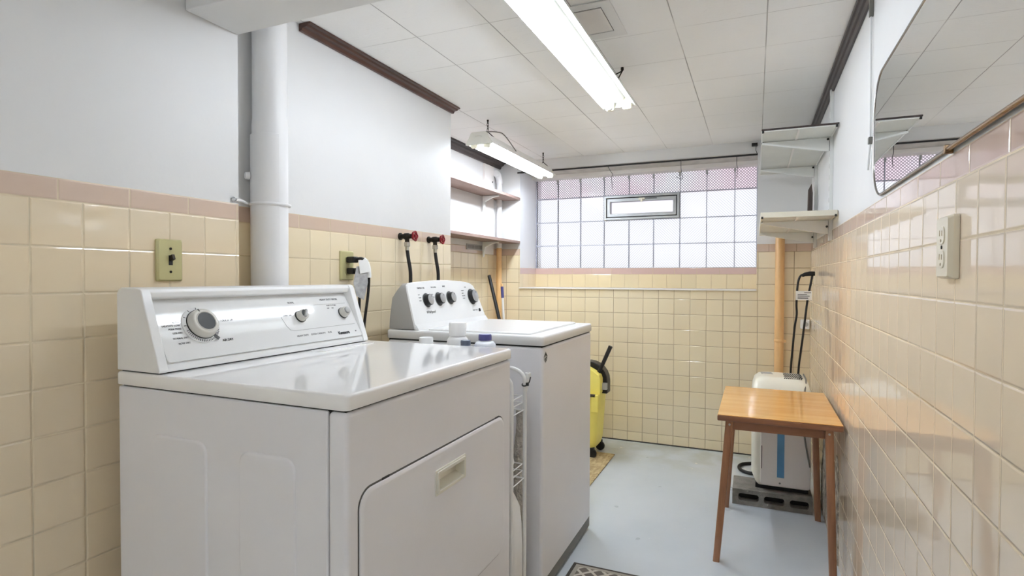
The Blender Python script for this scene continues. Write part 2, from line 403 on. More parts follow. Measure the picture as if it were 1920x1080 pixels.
def lettering(name, items, matname, parent):
    """items: (text, size, frame matrix, local x, local y, align, bold offset)"""
    mb = MB()
    for txt, size, T, x, y, al, bold in items:
        cu = bpy.data.curves.new('txt', 'FONT'); cu.body = txt; cu.size = size; cu.align_x = al; cu.offset = bold; cu.extrude = 0.0002; cu.resolution_u = 3
        to = bpy.data.objects.new('txt', cu); COL.objects.link(to)
        bpy.context.view_layer.update()
        me = bpy.data.meshes.new_from_object(to.evaluated_get(bpy.context.evaluated_depsgraph_get()))
        mb.add([tuple(T @ Vector((v.co.x + x, v.co.y + y, v.co.z + 0.0003))) for v in me.vertices], [tuple(p.vertices) for p in me.polygons])
        bpy.data.objects.remove(to); bpy.data.curves.remove(cu); bpy.data.meshes.remove(me)
    return obj(name, mb, matname, parent, fix=False)

exec_parts = []
# ================================================================== THE ROOM
struct('floor', MB().box(-1.95, 0.42, YREAR - 0.1, YB + 0.05, -0.08, 0.0), 'floor', 'grey-blue painted concrete floor', 'floor')
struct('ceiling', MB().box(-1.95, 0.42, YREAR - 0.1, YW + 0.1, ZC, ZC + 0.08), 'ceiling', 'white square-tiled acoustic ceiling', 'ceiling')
w = MB()   # left wall, the shallow chase behind the machines and the niche beyond it, as one solid
T0 = 0.0; foot = [(XL, YREAR), (XL, YJ), (XS, YJ), (XS, YN), (XN, YN), (XN, YB), (-1.95, YB), (-1.95, YREAR)]
mids = [0, 1, 2, 3, 4, 5, 5, 5]
n_ = len(foot)
for i in range(n_):
    a, b = foot[i], foot[(i + 1) % n_]
    w.quad((*a, 0), (*b, 0), (*b, ZC), (*a, ZC), mids[i])
w.add([(*p, 0) for p in foot] + [(*p, ZC) for p in foot], [tuple(range(n_)), tuple(range(2*n_ - 1, n_ - 1, -1))], 5)
struct('wall_left', w, ['tile_left', 'tile_step', 'tile_chase', 'tile_step', 'tile_niche', 'plaster'], 'left wall, cream tile below white plaster', 'wall')
w = MB(); w.box(XR, 0.42, YREAR, YB, 0, ZC)
struct('wall_right', w, ['tile_right'], 'right wall, glossy cream tile with pink border', 'wall')
w = MB()
WX0, WX1, WZ0, WZ1 = -1.619, 0.006, 1.050, 1.925
w.box(-1.95, WX0, YB, YW + 0.12, 0, ZC).box(WX1, 0.42, YB, YW + 0.12, 0, ZC)
w.box(WX0, WX1, YB, YW + 0.12, 0, WZ0).box(WX0, WX1, YB, YW + 0.12, WZ1, ZC)
w.mi = [0] * len(w.mi)
w.mi[5] = 2; w.mi[6 + 4] = 2         # the two jambs
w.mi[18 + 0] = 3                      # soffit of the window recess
w.box(WX0, WX1, YW, YW + 0.12, WZ0, 1.206, 1)
struct('wall_back', w, ['tile_back', 'tile_sill', 'tile_jamb', 'plaster_shaded_dirty'], 'back wall, cream tile around the window recess', 'wall', fix=False)
w = MB().box(-1.95, .42, YREAR - 0.1, YREAR, 0, ZC)
struct('wall_rear', w, ['plaster'])
struct('wall_soffit', MB().box(XL, XR, 1.040, 1.206, 1.842, ZC), 'plaster', 'white boxed beam under the ceiling at upper left', 'beam', bevel=0.004)
# trims
def moulding(name, prof, y0, y1, m, label):
    T = Matrix(((1, 0, 0, 0), (0, 0, 1, 0), (0, 1, 0, 0), (0, 0, 0, 1)))   # (x, z, y)
    return struct(name, MB().prism(prof, y0, y1, 0, T), m, label, 'moulding', bevel=0.002)
moulding('trim_1', [(XS, ZC), (XS, 1.974), (XS + .012, 1.974), (XS + .018, 1.984), (XS + .034, 1.986), (XS + .038, 1.992), (XS + .05, 1.993), (XS + .05, ZC)], 1.488, YN + 0.012, 'walnut', 'dark brown ceiling moulding above the chase wall')
moulding('trim_2', [(XN, ZC), (XN, 1.950), (XN + .012, 1.950), (XN + .02, 1.968), (XN + .036, 1.975), (XN + .04, 1.985), (XN + .055, 1.988), (XN + .055, ZC)], YN, YB, 'black_wood', 'dark moulding above the niche shelves')
moulding('trim_3', [(XR, ZC), (XR, 1.955), (XR - .008, 1.955), (XR - .012, 1.970), (XR - .020, 1.972), (XR - .022, 1.985), (XR - .030, 1.987), (XR - .030, ZC)], 1.206, YB, 'black_wood', 'dark moulding along the right wall at the ceiling')
struct('trim_4', MB().box(WX0 - .02, WX1, YB - .010, YB + .004, 1.909, 1.918), 'gap', 'thin dark strip along the window head', 'trim')
struct('trim_5', MB().box(WX0, WX1, 4.12, YW - .001, 1.897, WZ1), 'white_board', 'white head strip over the glass blocks', 'trim', bevel=0.002)
struct('trim_6', MB().box(WX0 - .004, WX1 + .002, YB - .012, YW - .001, 1.0505, 1.058), 'white_board', 'white window sill edge', 'sill', bevel=0.002)

struct('baseboard_back', MB().box(-1.79, XR, YB - .006, YB - .0002, 0, .007), 'mat_dark', 'dark caulk line at the foot of the back wall', 'baseboard')
pt = MB(); rnd = random.Random(3); oy = []
for k in range(26): oy.append((2.52 + .62 * k / 25, .30 + .10 * math.sin(k * .7) + .05 * rnd.random()))
pt.prism([(-y, z) for y, z in oy] + [(-3.14, .0), (-2.52, .0)], .0002, .0028, 0, FR((XR, 0, 0), (-1, 0, 0)))
struct('wall_patch', pt, 'crumbled', 'crumbled white plaster low on the right wall under the table', 'plaster')
# ================================================================== WINDOW
win = thing('window_1', (-0.8, YW + 0.04, 1.206), 'glass block window with small metal vent sash', 'window'); win['kind'] = 'structure'
bx = [WX0 + .005, -1.436, -1.251, -1.065, -.875, -.693, -.506, -.3225, -.137, WX1 - .001]; bz = [1.206, 1.382, 1.566, 1.754, 1.925]
g = MB(); mo = MB(); J = .0026
for i in range(9):
    for j in range(4):
        if j == 2 and 3 <= i <= 5: continue
        x0, x1, z0, z1 = bx[i] + J, bx[i+1] - J, bz[j] + J, bz[j+1] - J
        T = FR((0, YW, 0), (0, -1, 0))   # local x = world +x
        o_ = rrect(x0, x1, z0, z1, .006, 3); i_ = rrect(x0 + .005, x1 - .005, z0 + .005, z1 - .005, .006, 3)
        g.loft([[(x, z, -.022) for x, z in o_], [(x, z, -.001) for x, z in o_], [(x, z, .0015) for x, z in i_]], 0, T)
obj('glass_block_panel', g, 'glass_block', win)
for i in range(10):
    x = bx[i]
    if 4 <= i <= 5:
        mo.box(x - J, x + J, YW, YW + .022, bz[0], bz[2]); mo.box(x - J, x + J, YW, YW + .022, bz[3], bz[4])
    else: mo.box(x - J if i else x - .01, x + J if i < 9 else x + .006, YW + .0015, YW + .022, bz[0], bz[4])
for j in range(5):
    z = bz[j]; mo.box(bx[0] - .01, bx[9], YW + .001, YW + .021, z - J * (j > 0), z + J * (j < 4))
obj('mortar_joints', mo, 'mortar', win)
sp = MB()
for i in range(1, 9): sp.box(bx[i] - .007, bx[i] + .007, YW - .010, YW - .001, 1.868, 1.897)
obj('joint_clip', sp, 'alu', win)
vx0, vx1, vz0, vz1 = bx[3] + J, bx[6] - J, bz[2] + J, bz[3] - J
T = FR((0, YW, 0), (0, -1, 0))
def R4(a, b, c, d, k): return [(a + k, c + k), (b - k, c + k), (b - k, d - k), (a + k, d - k)]
fr = obj('vent_frame', MB().ring(R4(vx0, vx1, vz0, vz1, 0), R4(vx0, vx1, vz0, vz1, .017), -.06, .012, 0, T), 'alu', win, bevel=.002)
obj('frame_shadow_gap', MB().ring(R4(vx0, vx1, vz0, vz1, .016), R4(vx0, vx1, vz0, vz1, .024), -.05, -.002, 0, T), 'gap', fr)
sa = obj('vent_sash', MB().ring(R4(vx0, vx1, vz0, vz1, .023), R4(vx0, vx1, vz0, vz1, .046), -.05, .008, 0, T), 'alu', win, bevel=.002)
obj('pane', MB().box(vx0 + .046, vx1 - .046, YW + .018, YW + .026, vz0 + .046, vz1 - .046), 'glass_pane' if 'glass_pane' in M else 'glass_block', sa)
la = MB().box(-.80, -.755, YW - .022, YW - .008, vz1 - .040, vz1 - .026).box(-.785, -.77, YW - .03, YW - .02, vz1 - .058, vz1 - .034)
obj('latch', la, 'socket', sa, bevel=.002)
obj('latch_lever', MB().box(-.755, -.67, YW - .016, YW - .009, vz1 - .036, vz1 - .027), 'alu_dark', sa)
wires = [([(-.956, 1.916), (-.93, 1.87), (-.917, 1.849), (-.926, 1.83), (-.921, 1.78), (-.919, 1.745)], 'thin dark wire hanging from window head, left of the vent latch'),
         ([(-.460, 1.916), (-.459, 1.85), (-.449, 1.80), (-.455, 1.787), (-.491, 1.805)], 'thin dark wire hooked at its end, hanging right of the vent'),
         ([(-.117, 1.916), (-.117, 1.86), (-.112, 1.83), (-.116, 1.775)], 'thin dark wire hanging from window head, nearest the right shelves')]
for pts, lb in wires:
    mb = MB().tube(smooth([(x, YB - .013, z) for x, z in pts], 5), .0019, 6)
    mb.tube([(pts[0][0], YB - .013, 1.913), (pts[0][0], YB - .004, 1.9135)], .003, 6)
    tag(obj('hanging_wire', mb, 'black'), lb, 'wire', 'wires hanging at the window head')
hk = thing('ceiling_hook', (-.004, YB, 1.98), 'small black hook and wire at the right end of window head', 'hook')
obj('hook', MB().box(-.030, .004, YB - .03, YB - .0005, 1.965, 1.982).tube([(-.004, YB - .02, 1.966), (-.006, YB - .012, 1.94), (.002, YB - .012, 1.917)], .002, 6), 'black', hk)

# ================================================================== STANDPIPE, CONDUITS, PIPES
px, py, pr_ = -1.392, 1.312, .0525
pp = thing('drain_pipe', (px, py, 0), 'thick white painted vertical pipe in front of the left wall', 'pipe')
obj('pipe', MB().lathe([(pr_, 0), (pr_, 1.60), (pr_ * .97, 1.62), (pr_ * .97, ZC)], 40, 0, Matrix.Translation((px, py, 0))), 'paint', pp)
sl = MB(); ring_o = []
for k in range(25):
    a = math.radians(150 + 195 * k / 24); ring_o.append((px + .0570 * math.cos(a), py + .0570 * math.sin(a)))
inner = [(px + (x - px) * .93, py + (y - py) * .93) for x, y in ring_o]
out_ = ring_o + inner[::-1]; sl.prism(out_, .02, 1.568)
obj('sleeve', sl, 'paint', pp, bevel=.001)
st_ = MB(); st_.tube([(px + .0575 * math.cos(math.radians(a)), py + .0575 * math.sin(math.radians(a)), 1.355) for a in range(-150, 61, 10)], .0045, 8)
st_.tube([(px - .050, py - .030, 1.355), (XL + .004, 1.215, 1.357), (XL + .005, 1.192, 1.358)], .0045, 8)
obj('strap', st_, 'paint', pp)
obj('strap_screw', MB().lathe([(.007, 0), (.007, .004), (.004, .007), (0, .008)], 12, 0, FR((XL + .001, 1.186, 1.358), (1, 0, 0))), 'silver', pp)
obj('bolt', MB().lathe([(.012, 0), (.010, .012), (0, .014)], 10, 0, FR((px - .03, py - .052, 1.44), (-.5, -1, 0))), 'paint', pp)

np_ = thing('niche_pipe', (-1.755, 3.805, 0), 'narrow vertical pipe in the left niche, white above and tan below', 'pipe')
obj('lower_pipe', MB().lathe([(.020, 0), (.020, 1.350)], 20, 0, Matrix.Translation((-1.755, 3.805, 0))), 'tan', np_)
obj('upper_pipe', MB().tube(smooth([(-1.755, 3.805, 1.350), (-1.755, 3.805, 1.6), (-1.755, 3.805, 1.80), (-1.755, 3.800, 1.86), (-1.757, 3.775, 1.895), (-1.758, 3.752, 1.897)], 5), [.020] * 26, 16), 'paint', np_)
obj('elbow', MB().tube(smooth([(-1.755, 3.805, 1.83), (-1.755, 3.802, 1.86), (-1.757, 3.778, 1.893), (-1.758, 3.75, 1.897)], 5), .0245, 16), 'paint', np_)
cb = thing('cleat_board', (XN, 3.675, 1.36), 'white upright board fixed to the niche wall behind shelves', 'board')
obj('board', MB().box(XN + .0005, XN + .016, 3.600, 3.748, 1.30, 1.945), 'white_board', cb, bevel=.001)
obj('board_screw', MB().lathe([(.006, 0), (.004, .004), (0, .004)], 10, 0, FR((XN + .0165, 3.725, 1.83), (1, 0, 0))), 'gap', cb)
tp = thing('corner_pipe', (.136, 3.845, 0), 'tan painted vertical pipe in the right back corner below the shelves', 'pipe')
obj('pipe', MB().lathe([(.0265, 0), (.0265, 1.40), (.026, 1.402)], 28, 0, Matrix.Translation((.138, 3.848, 0))), 'tan', tp)
obj('pipe_joint', MB().lathe([(.0275, .735), (.0295, .738), (.0295, .752), (.0275, .755)], 28, 0, Matrix.Translation((.138, 3.848, 0))).box(.158, .176, 3.822, 3.834, .738, .754), 'tan', tp)
cd = thing('cable_conduit', (.303, 1.935, 1.46), 'thin white cord run down the right wall beside the mirror', 'cord')
obj('cord', MB().tube([(.304, 1.947, ZC - .001), (.304, 1.940, 1.75), (.304, 1.930, 1.535), (.3025, 1.945, 1.47), (.303, 1.955, 1.455)], .0032, 8), 'paint', cd)
obj('cord_joint', MB().box(.2985, .3095, 1.922, 1.938, 1.525, 1.545), 'cord_grey', cd, bevel=.002)
obj('cord_clip', MB().box(.2985, .3095, 1.938, 1.950, 1.90, 1.97), 'cord_grey', cd, bevel=.002)

# ================================================================== LAMPS
def shop_light(cx, y0, y1, z, tubes, label, caps, chains, hanger):
    L = thing('shop_light', (cx, (y0 + y1) / 2, z), label, 'lamp', 'fluorescent shop lights on the ceiling')
    hw = .075
    prof = [(-hw, .002), (-hw, -.004), (-.045, .012), (-.030, .040), (.030, .040), (.045, .012), (hw, -.004), (hw, .002), (.050, .022), (.038, .052), (-.038, .052), (-.050, .022)]
    T = Matrix(((1, 0, 0, cx), (0, 0, 1, 0), (0, 1, 0, z), (0, 0, 0, 1)))
    h = obj('housing', MB().prism(prof, y0, y1, 0, T), 'lamp_white', L, bevel=.001)
    obj('ballast_cover', MB().prism([(-.022, .016), (.022, .016), (.028, .040), (-.028, .040)], y0 + .002, y1 - .002, 0, T), 'lamp_white', L, bevel=.002)
    cap = [(-hw - .002, .0), (-hw - .002, -.008), (hw + .002, -.008), (hw + .002, .0), (.058, .026), (.048, .050), (.040, .058), (-.040, .058), (-.048, .050), (-.058, .026)]
    if caps: obj('end_cap', MB().prism(cap, y0 - .006, y0 + .012, 0, T).tube([(-.022, .030, y0 - .008), (-.014, .036, y0 - .0085), (.014, .036, y0 - .0085), (.022, .030, y0 - .008)], .003, 6, 0, False, T), 'lamp_cap', L, bevel=.003)
    obj('end_plate', MB().prism([(-hw + .003, -.002), (hw - .003, -.002), (.046, .022), (.034, .046), (-.034, .046), (-.046, .022)], y1 - .002, y1 + .002, 0, T), 'lamp_white', L)
    for tx in tubes:
        tb = MB().lathe([(.0, 0), (.0125, .001), (.0125, y1 - y0 - .075), (.0, y1 - y0 - .074)], 20, 0, Matrix(((1, 0, 0, cx + tx), (0, 0, 1, y0 + .036), (0, 1, 0, z - .007), (0, 0, 0, 1))))
        o = obj('fluorescent_tube', tb, 'tube', L)
        for yy in (y0 + .030, y1 - .044):
            obj('tube_cap', MB().lathe([(0, 0), (.0131, 0), (.0131, .013), (0, .013)], 16, 0, Matrix(((1, 0, 0, cx + tx), (0, 0, 1, yy), (0, 1, 0, z - .007), (0, 0, 0, 1)))), 'silver', o)
    for tx in (-.038, .038):
        for yy, d in ((y0 + .018, 1), (y1 - .030, -1)):
            so = obj('lamp_holder', MB().prism(rrect(tx - .019, tx + .019, -.0215, .030, .008, 4), yy, yy + .012, 0, T), 'socket', L, bevel=.001)
            if tx not in tubes: obj('pin_slot', MB().lathe([(.006, 0), (.006, .0006)], 12, 0, Matrix(((1, 0, 0, cx + tx), (0, 0, 1, yy + (.0121 if d > 0 else -.0007)), (0, 1, 0, z - .007), (0, 0, 0, 1)))), 'cord_grey', so)
    for yy, dx in chains:
        ch = MB()
        for sx in (-1, 1): ch.tube([(cx + sx * .036, yy, z + .0515), (cx + dx, yy, z + .085)], .0026, 6)
        zz = z + .085; k = 0
        while zz < ZC - .012:
            T2 = Matrix.Translation((cx + dx, yy, zz + .009)) @ Matrix.Rotation(PI / 2 * (k % 2), 4, 'Z')
            ch.tube([(.005 * math.cos(a), 0, .010 * math.sin(a)) for a in [2 * PI * q / 10 for q in range(10)]], .0017, 5, 0, True, T2); zz += .015; k += 1
        ch.lathe([(.006, 0), (.004, -.014), (0, -.016)], 8, 0, Matrix.Translation((cx + dx, yy, ZC - .0005)))
        obj('hanging_chain', ch, 'brass_dark', L)
    if hanger: obj('supply_cord', MB().tube(smooth([(cx + .03, y0 + .02, z + .062), (cx + .06, y0 + .10, z + .075), (cx + .078, y0 + .16, z + .070), (cx + .072, y0 + .34, z + .020)], 5), .003, 6), 'cord_grey', L)
    return L
shop_light(-.568, 1.255, 2.520, 1.900, (-.038,), 'long shop light with one lit tube, hung nearest the camera', False, ((1.6, .02), (2.32, .055)), False)
shop_light(-1.362, 2.690, 3.745, 1.850, (-.038, .038), 'shorter shop light with two tubes hanging beyond the chase wall', True, ((2.80, .0), (3.68, .0)), True)

shop_light(-.02, -1.45, -.25, 1.880, (-.038,), 'added fill lamp behind the camera, unseen, shaped like the shop lights', True, ((-1.25, .0), (-.45, .0)), False)  # unseen lamp, added to brighten the near end of the room

# ceiling hatch
ht = thing('ceiling_hatch', (-.51, 1.865, ZC), 'small square hatch plate in the ceiling beside the long light', 'hatch')
obj('hatch_frame', MB().ring(R4(-.640, -.425, 1.735, 2.005, 0), R4(-.600, -.462, 1.772, 1.958, 0), 0.0005, .005, 0, Matrix(((1, 0, 0, 0), (0, 1, 0, 0), (0, 0, -1, ZC), (0, 0, 0, 1)))), 'plaster', ht, bevel=.002)
obj('hatch_gap', MB().box(-.603, -.459, 1.769, 1.961, ZC - .0018, ZC - .0004), 'gap', ht)
obj('hatch_plate', MB().box(-.597, -.464, 1.778, 1.953, ZC - .005, ZC - .0016), 'white_board', ht, bevel=.001)

# ================================================================== NICHE SHELVES (left)
def niche_shelf(z, label):
    S = thing('wall_shelf', (XN, 3.2, z), label, 'shelf', 'boards on white brackets in the niche')
    bd = MB().box(XN + .001, -1.616, YN + .002, YB - .004, z - .019, z, 0)
    bd.mi = [1, 2, 2, 2, 0, 2]; obj('board', bd, ['white_board', 'brown_board', 'brown_board'], S, bevel=.0015)
    for y in (2.85, 3.572):
        T = Matrix(((1, 0, 0, 0), (0, 0, 1, y - .011), (0, 1, 0, 0), (0, 0, 0, 1)))
        b0 = XN + .017 if y > 3 else XN + .001
        obj('bracket', MB().prism([(b0, z - .020), (-1.655, z - .020), (-1.650, z - .028), (-1.70, z - .036), (b0 + .020, z - .060), (b0 + .006, z - .125), (b0, z - .13)], 0, .022, 0, T), 'bracket', S, bevel=.002)
    return S
niche_shelf(1.728, 'upper brown board shelf in the niche under the short light')
niche_shelf(1.405, 'lower board shelf in the niche, just above the tiles')
pa = thing('paper_stack', (-1.70, 2.78, 1.405), 'small stack of white papers at the near end of the lower niche shelf', 'papers')
obj('sheets', MB().box(-1.775, -1.64, 2.70, 2.93, 1.4055, 1.413).box(-1.77, -1.65, 2.69, 2.90, 1.413, 1.424, 0, Matrix.Translation((0, 0, 0))), 'paper', pa)
gr = thing('wall_vent', (XN, 3.48, 1.345), 'narrow grey metal grille under the lower niche shelf', 'vent')
g_ = MB().box(XN + .0005, XN + .006, 3.35, 3.592, 1.322, 1.361)
obj('grille_plate', g_, 'plastic_grey', gr)
s_ = MB()
for k in range(11): s_.box(XN + .006, XN + .0068, 3.362 + k * .020, 3.374 + k * .020, 1.330, 1.353)
obj('grille_slots', s_, 'cord_grey', gr)

# ================================================================== RIGHT WALL SHELVES
def side_shelf(z, t, edge, label, y0=2.645, y1=3.735):
    S = thing('bracket_shelf', (XR, 3.2, z), label, 'shelf', 'grey panel shelves on the right wall')
    x0, x1 = .018, XR - .006
    if edge == 'black_wood': obj('front_strip', MB().box(x0, x1 + .004, y0 - .004, y0, z + .004, z + .011), 'black_wood', S)
    obj('panel', MB().box(x0 + .004, x1, y0 + .004, y1, z + .002, z + t - .001), 'shelf_grey', S)
    obj('edge_strip', MB().ring(R4(x0, x1 + .002, y0, y1 + .004, 0), R4(x0, x1 + .002, y0, y1 + .004, .006), z - .001, z + t, 0, Matrix.Identity(4)), 'bracket' if edge == 'black_wood' else edge, S, bevel=.001)
    obj('seam_rib', MB().box(.158, .166, y0 + .006, y1, z - .004, z + .003), 'white_board', S)
    for y in (2.853, 3.545):
        T = Matrix(((1, 0, 0, 0), (0, 0, 1, y - .008), (0, 1, 0, 0), (0, 0, 0, 1)))
        b = obj('bracket', MB().prism([(XR - .016, z - .002), (x0 + .004, z - .002), (x0 + .004, z - .010), (XR - .05, z - .058), (XR - .016, z - .062)], 0, .016, 0, T), 'bracket', S, bevel=.002)
        obj('bracket_bolt', MB().lathe([(.005, 0), (.005, .004), (.003, .007), (0, .008)], 10, 0, FR((XR - .022, y - .0085, z - .010 if z > 1.6 else z - .03), (0, -1, 0))), 'gap', b)
    for q in ((x0 + .006, y0 + .004), (x1 - .004, y0 + .004), (x0 + .006, 2.86)):
        obj('corner_peg', MB().box(q[0] - .004, q[0] + .004, q[1] - .006, q[1] + .002, z - .005, z + .004), 'gap', S)
    return S
side_shelf(1.758, .010, 'black_wood', 'upper shelf on the right wall with thin dark front edge')
side_shelf(1.392, .022, 'shelf_cream', 'lower shelf on the right wall with thick cream front edge')
for y, z0, z1, lb in ((2.853, 1.30, 1.965, 'white slotted shelf upright on right wall, nearer the mirror'), (3.545, 1.30, 1.95, 'white slotted shelf upright on right wall, nearer the window')):
    u = thing('shelf_upright', (XR, y, z0), lb, 'shelf standard', 'slotted uprights on the right wall')
    sl_ = MB().box(XR - .0145, XR - .0005, y - .012, y + .012, z0, z1)
    for k in range(int((z1 - z0) / .05)): sl_.box(XR - .0150, XR - .0140, y - .004, y + .004, z0 + .02 + k * .05, z0 + .04 + k * .05, 1)
    obj('slotted_rail', sl_, ['bracket', 'plastic_grey'], u)
bo = thing('wood_offcut', (.268, 3.50, 1.414), 'dark brown narrow wooden piece standing on the lower right shelf', 'wood')
obj('offcut', MB().prism([(.258, 1.4145), (.283, 1.4145), (.284, 1.60), (.278, 1.652), (.262, 1.62), (.259, 1.5)], 3.485, 3.512, 0, Matrix(((1, 0, 0, 0), (0, 0, 1, 0), (0, 1, 0, 0), (0, 0, 0, 1)))), 'brown', bo, bevel=.003)
obj('offcut_foot', MB().box(.246, .284, 3.472, 3.485, 1.4145, 1.45), 'brown', bo, bevel=.004)

# ================================================================== MIRROR, OUTLETS, SWITCH
mi = thing('wall_mirror', (XR, 1.25, 1.356), 'wide rounded mirror on the right wall above the tiles', 'mirror')
T = FR((XR, 0, 0), (-1, 0, 0))          # local x = -y
my0, my1, mz0, mz1, mr = .60, 1.872, 1.357, 1.688, .105
ol = rrect(-my1, -my0, mz0, mz1, mr, 14)
obj('mirror_glass', MB().prism(rrect(-my1 + .002, -my0 - .002, mz0 + .002, mz1 - .002, mr, 14), .0006, .006, 0, T), 'mirror', mi)
obj('rim', MB().tube([tuple(T @ Vector((x, y, .005))) for x, y in ol], .0036, 8, 0, True), 'rim', mi)
obj('bottom_rail', MB().tube([(XR - .008, .60 + mr, mz0 - .002), (XR - .008, 1.190, mz0 - .002)], .0042, 12), 'bronze', mi)
obj('mirror_clip', MB().box(XR - .014, XR - .0005, 1.186, 1.194, mz0 - .010, mz0 + .006), 'bronze', mi, bevel=.002)

def wall_plate(name, T, m, label, cat, w_, h_, th, group):
    O = thing(name, tuple(T.translation), label, cat, group)
    o_ = rrect(-w_/2, w_/2, -h_/2, h_/2, .005, 4); k = .82
    obj('cover_plate', MB().loft([[(x, y, .0005) for x, y in o_], [(x, y, th * .55) for x, y in o_], [(x * .88, y * .93, th) for x, y in o_]], 0, T), m, O, ang=25)
    return O
T = FR((XR, 1.183, 1.186), (-1, 0, 0))
O = wall_plate('electrical_outlet', T, 'ivory', 'ivory double outlet on the glossy right wall below the mirror', 'outlet', .070, .108, .016, 'duplex outlets')
for dz in (-.0205, .0205):
    r_ = obj('receptacle', MB().prism(rrect(-.0165, .0165, dz - .0155, dz + .0155, .012, 6), .010, .0178, 0, T), 'ivory', O, bevel=.001)
    obj('slots', MB().box(-.0075, -.0050, dz - .001, dz + .009, .0175, .0182, 0, T).box(.0050, .0075, dz - .001, dz + .008, .0175, .0182, 0, T).lathe([(.0028, .0175), (.0028, .0182)], 10, 0, T @ Matrix.Translation((0, dz - .009, 0))), 'ivory_dark', r_)
obj('screw', MB().lathe([(.0032, .0155), (.0032, .0172)], 10, 0, T), 'gap', O)
T = FR((XS, 1.727, 1.176), (1, 0, 0))
O2 = wall_plate('electrical_outlet', T, 'almond', 'olive double outlet on the tiled chase wall behind the dryer', 'outlet', .074, .112, .010, 'duplex outlets')
for dz in (-.0205, .0205): obj('receptacle', MB().prism(rrect(-.0165, .0165, dz - .0155, dz + .0155, .012, 6), .006, .0122, 0, T), 'almond', O2, bevel=.001)
T = FR((XL, .987, 1.174), (1, 0, 0))
S = wall_plate('light_switch', T, 'almond', 'olive toggle light switch on the left tiled wall above the dryer', 'switch', .070, .109, .010, None)
obj('toggle_slot', MB().box(-.0055, .0055, -.013, .013, .0095, .0104, 0, T), 'gap', S)
obj('toggle', MB().prism([(-.004, -.006), (.004, -.006), (.004, .008), (-.004, .008)], .009, .024, 0, T @ Matrix.Rotation(-.35, 4, 'X')), 'brass_dark', S, bevel=.001)
for dz in (-.030, .030): obj('screw', MB().lathe([(.0034, .009), (.0034, .0112), (0, .0116)], 10, 0, T @ Matrix.Translation((0, dz, 0))), 'brass_dark', S)

# plugs and cords in the chase outlet
pc = thing('power_cord', (XS + .012, 1.727, 1.20), 'black power plug and cord with white wrap in the upper socket', 'cord', 'cords plugged in behind the dryer')
obj('plug', MB().box(XS + .0125, XS + .050, 1.712, 1.742, 1.186, 1.210), 'black', pc, bevel=.005, seg=3)
path = smooth([(XS + .045, 1.727, 1.200), (XS + .066, 1.742, 1.202), (XS + .078, 1.757, 1.180), (XS + .080, 1.764, 1.13), (XS + .078, 1.760, 1.06), (XS + .070, 1.748, .95), (XS + .045, 1.74, .70)], 6)
obj('cord', MB().tube(path, .0055, 8), 'black', pc)
obj('cord_wrap', MB().tube(path[7:19], .0095, 10), 'paper', pc)
p2 = thing('power_cord', (XS + .012, 1.727, 1.155), 'black plug in the lower socket with grey printed tag hanging', 'cord', 'cords plugged in behind the dryer')
obj('plug', MB().box(XS + .0125, XS + .044, 1.714, 1.740, 1.143, 1.167), 'black', p2, bevel=.005, seg=3)
obj('cord', MB().tube(smooth([(XS + .04, 1.727, 1.155), (XS + .058, 1.728, 1.14), (XS + .062, 1.730, 1.08), (XS + .055, 1.735, .95), (XS + .04, 1.735, .70)], 5), .005, 8), 'black', p2)
tg = MB(); A = [(XS + .060, 1.716, 1.172), (XS + .080, 1.752, 1.176), (XS + .088, 1.748, 1.11), (XS + .080, 1.734, 1.045), (XS + .068, 1.706, 1.06), (XS + .060, 1.698, 1.11)]
Bq = [(x - .002, y + .0015, z) for x, y, z in A]; tg.loft([A, Bq]); obj('printed_tag', tg, 'paper_grey', p2)
B2 = [(XS + .066, 1.720, 1.196), (XS + .086, 1.752, 1.198), (XS + .092, 1.757, 1.152), (XS + .072, 1.722, 1.145)]
obj('white_flap', MB().loft([B2, [(x - .002, y + .0015, z) for x, y, z in B2]]), 'paper', p2)

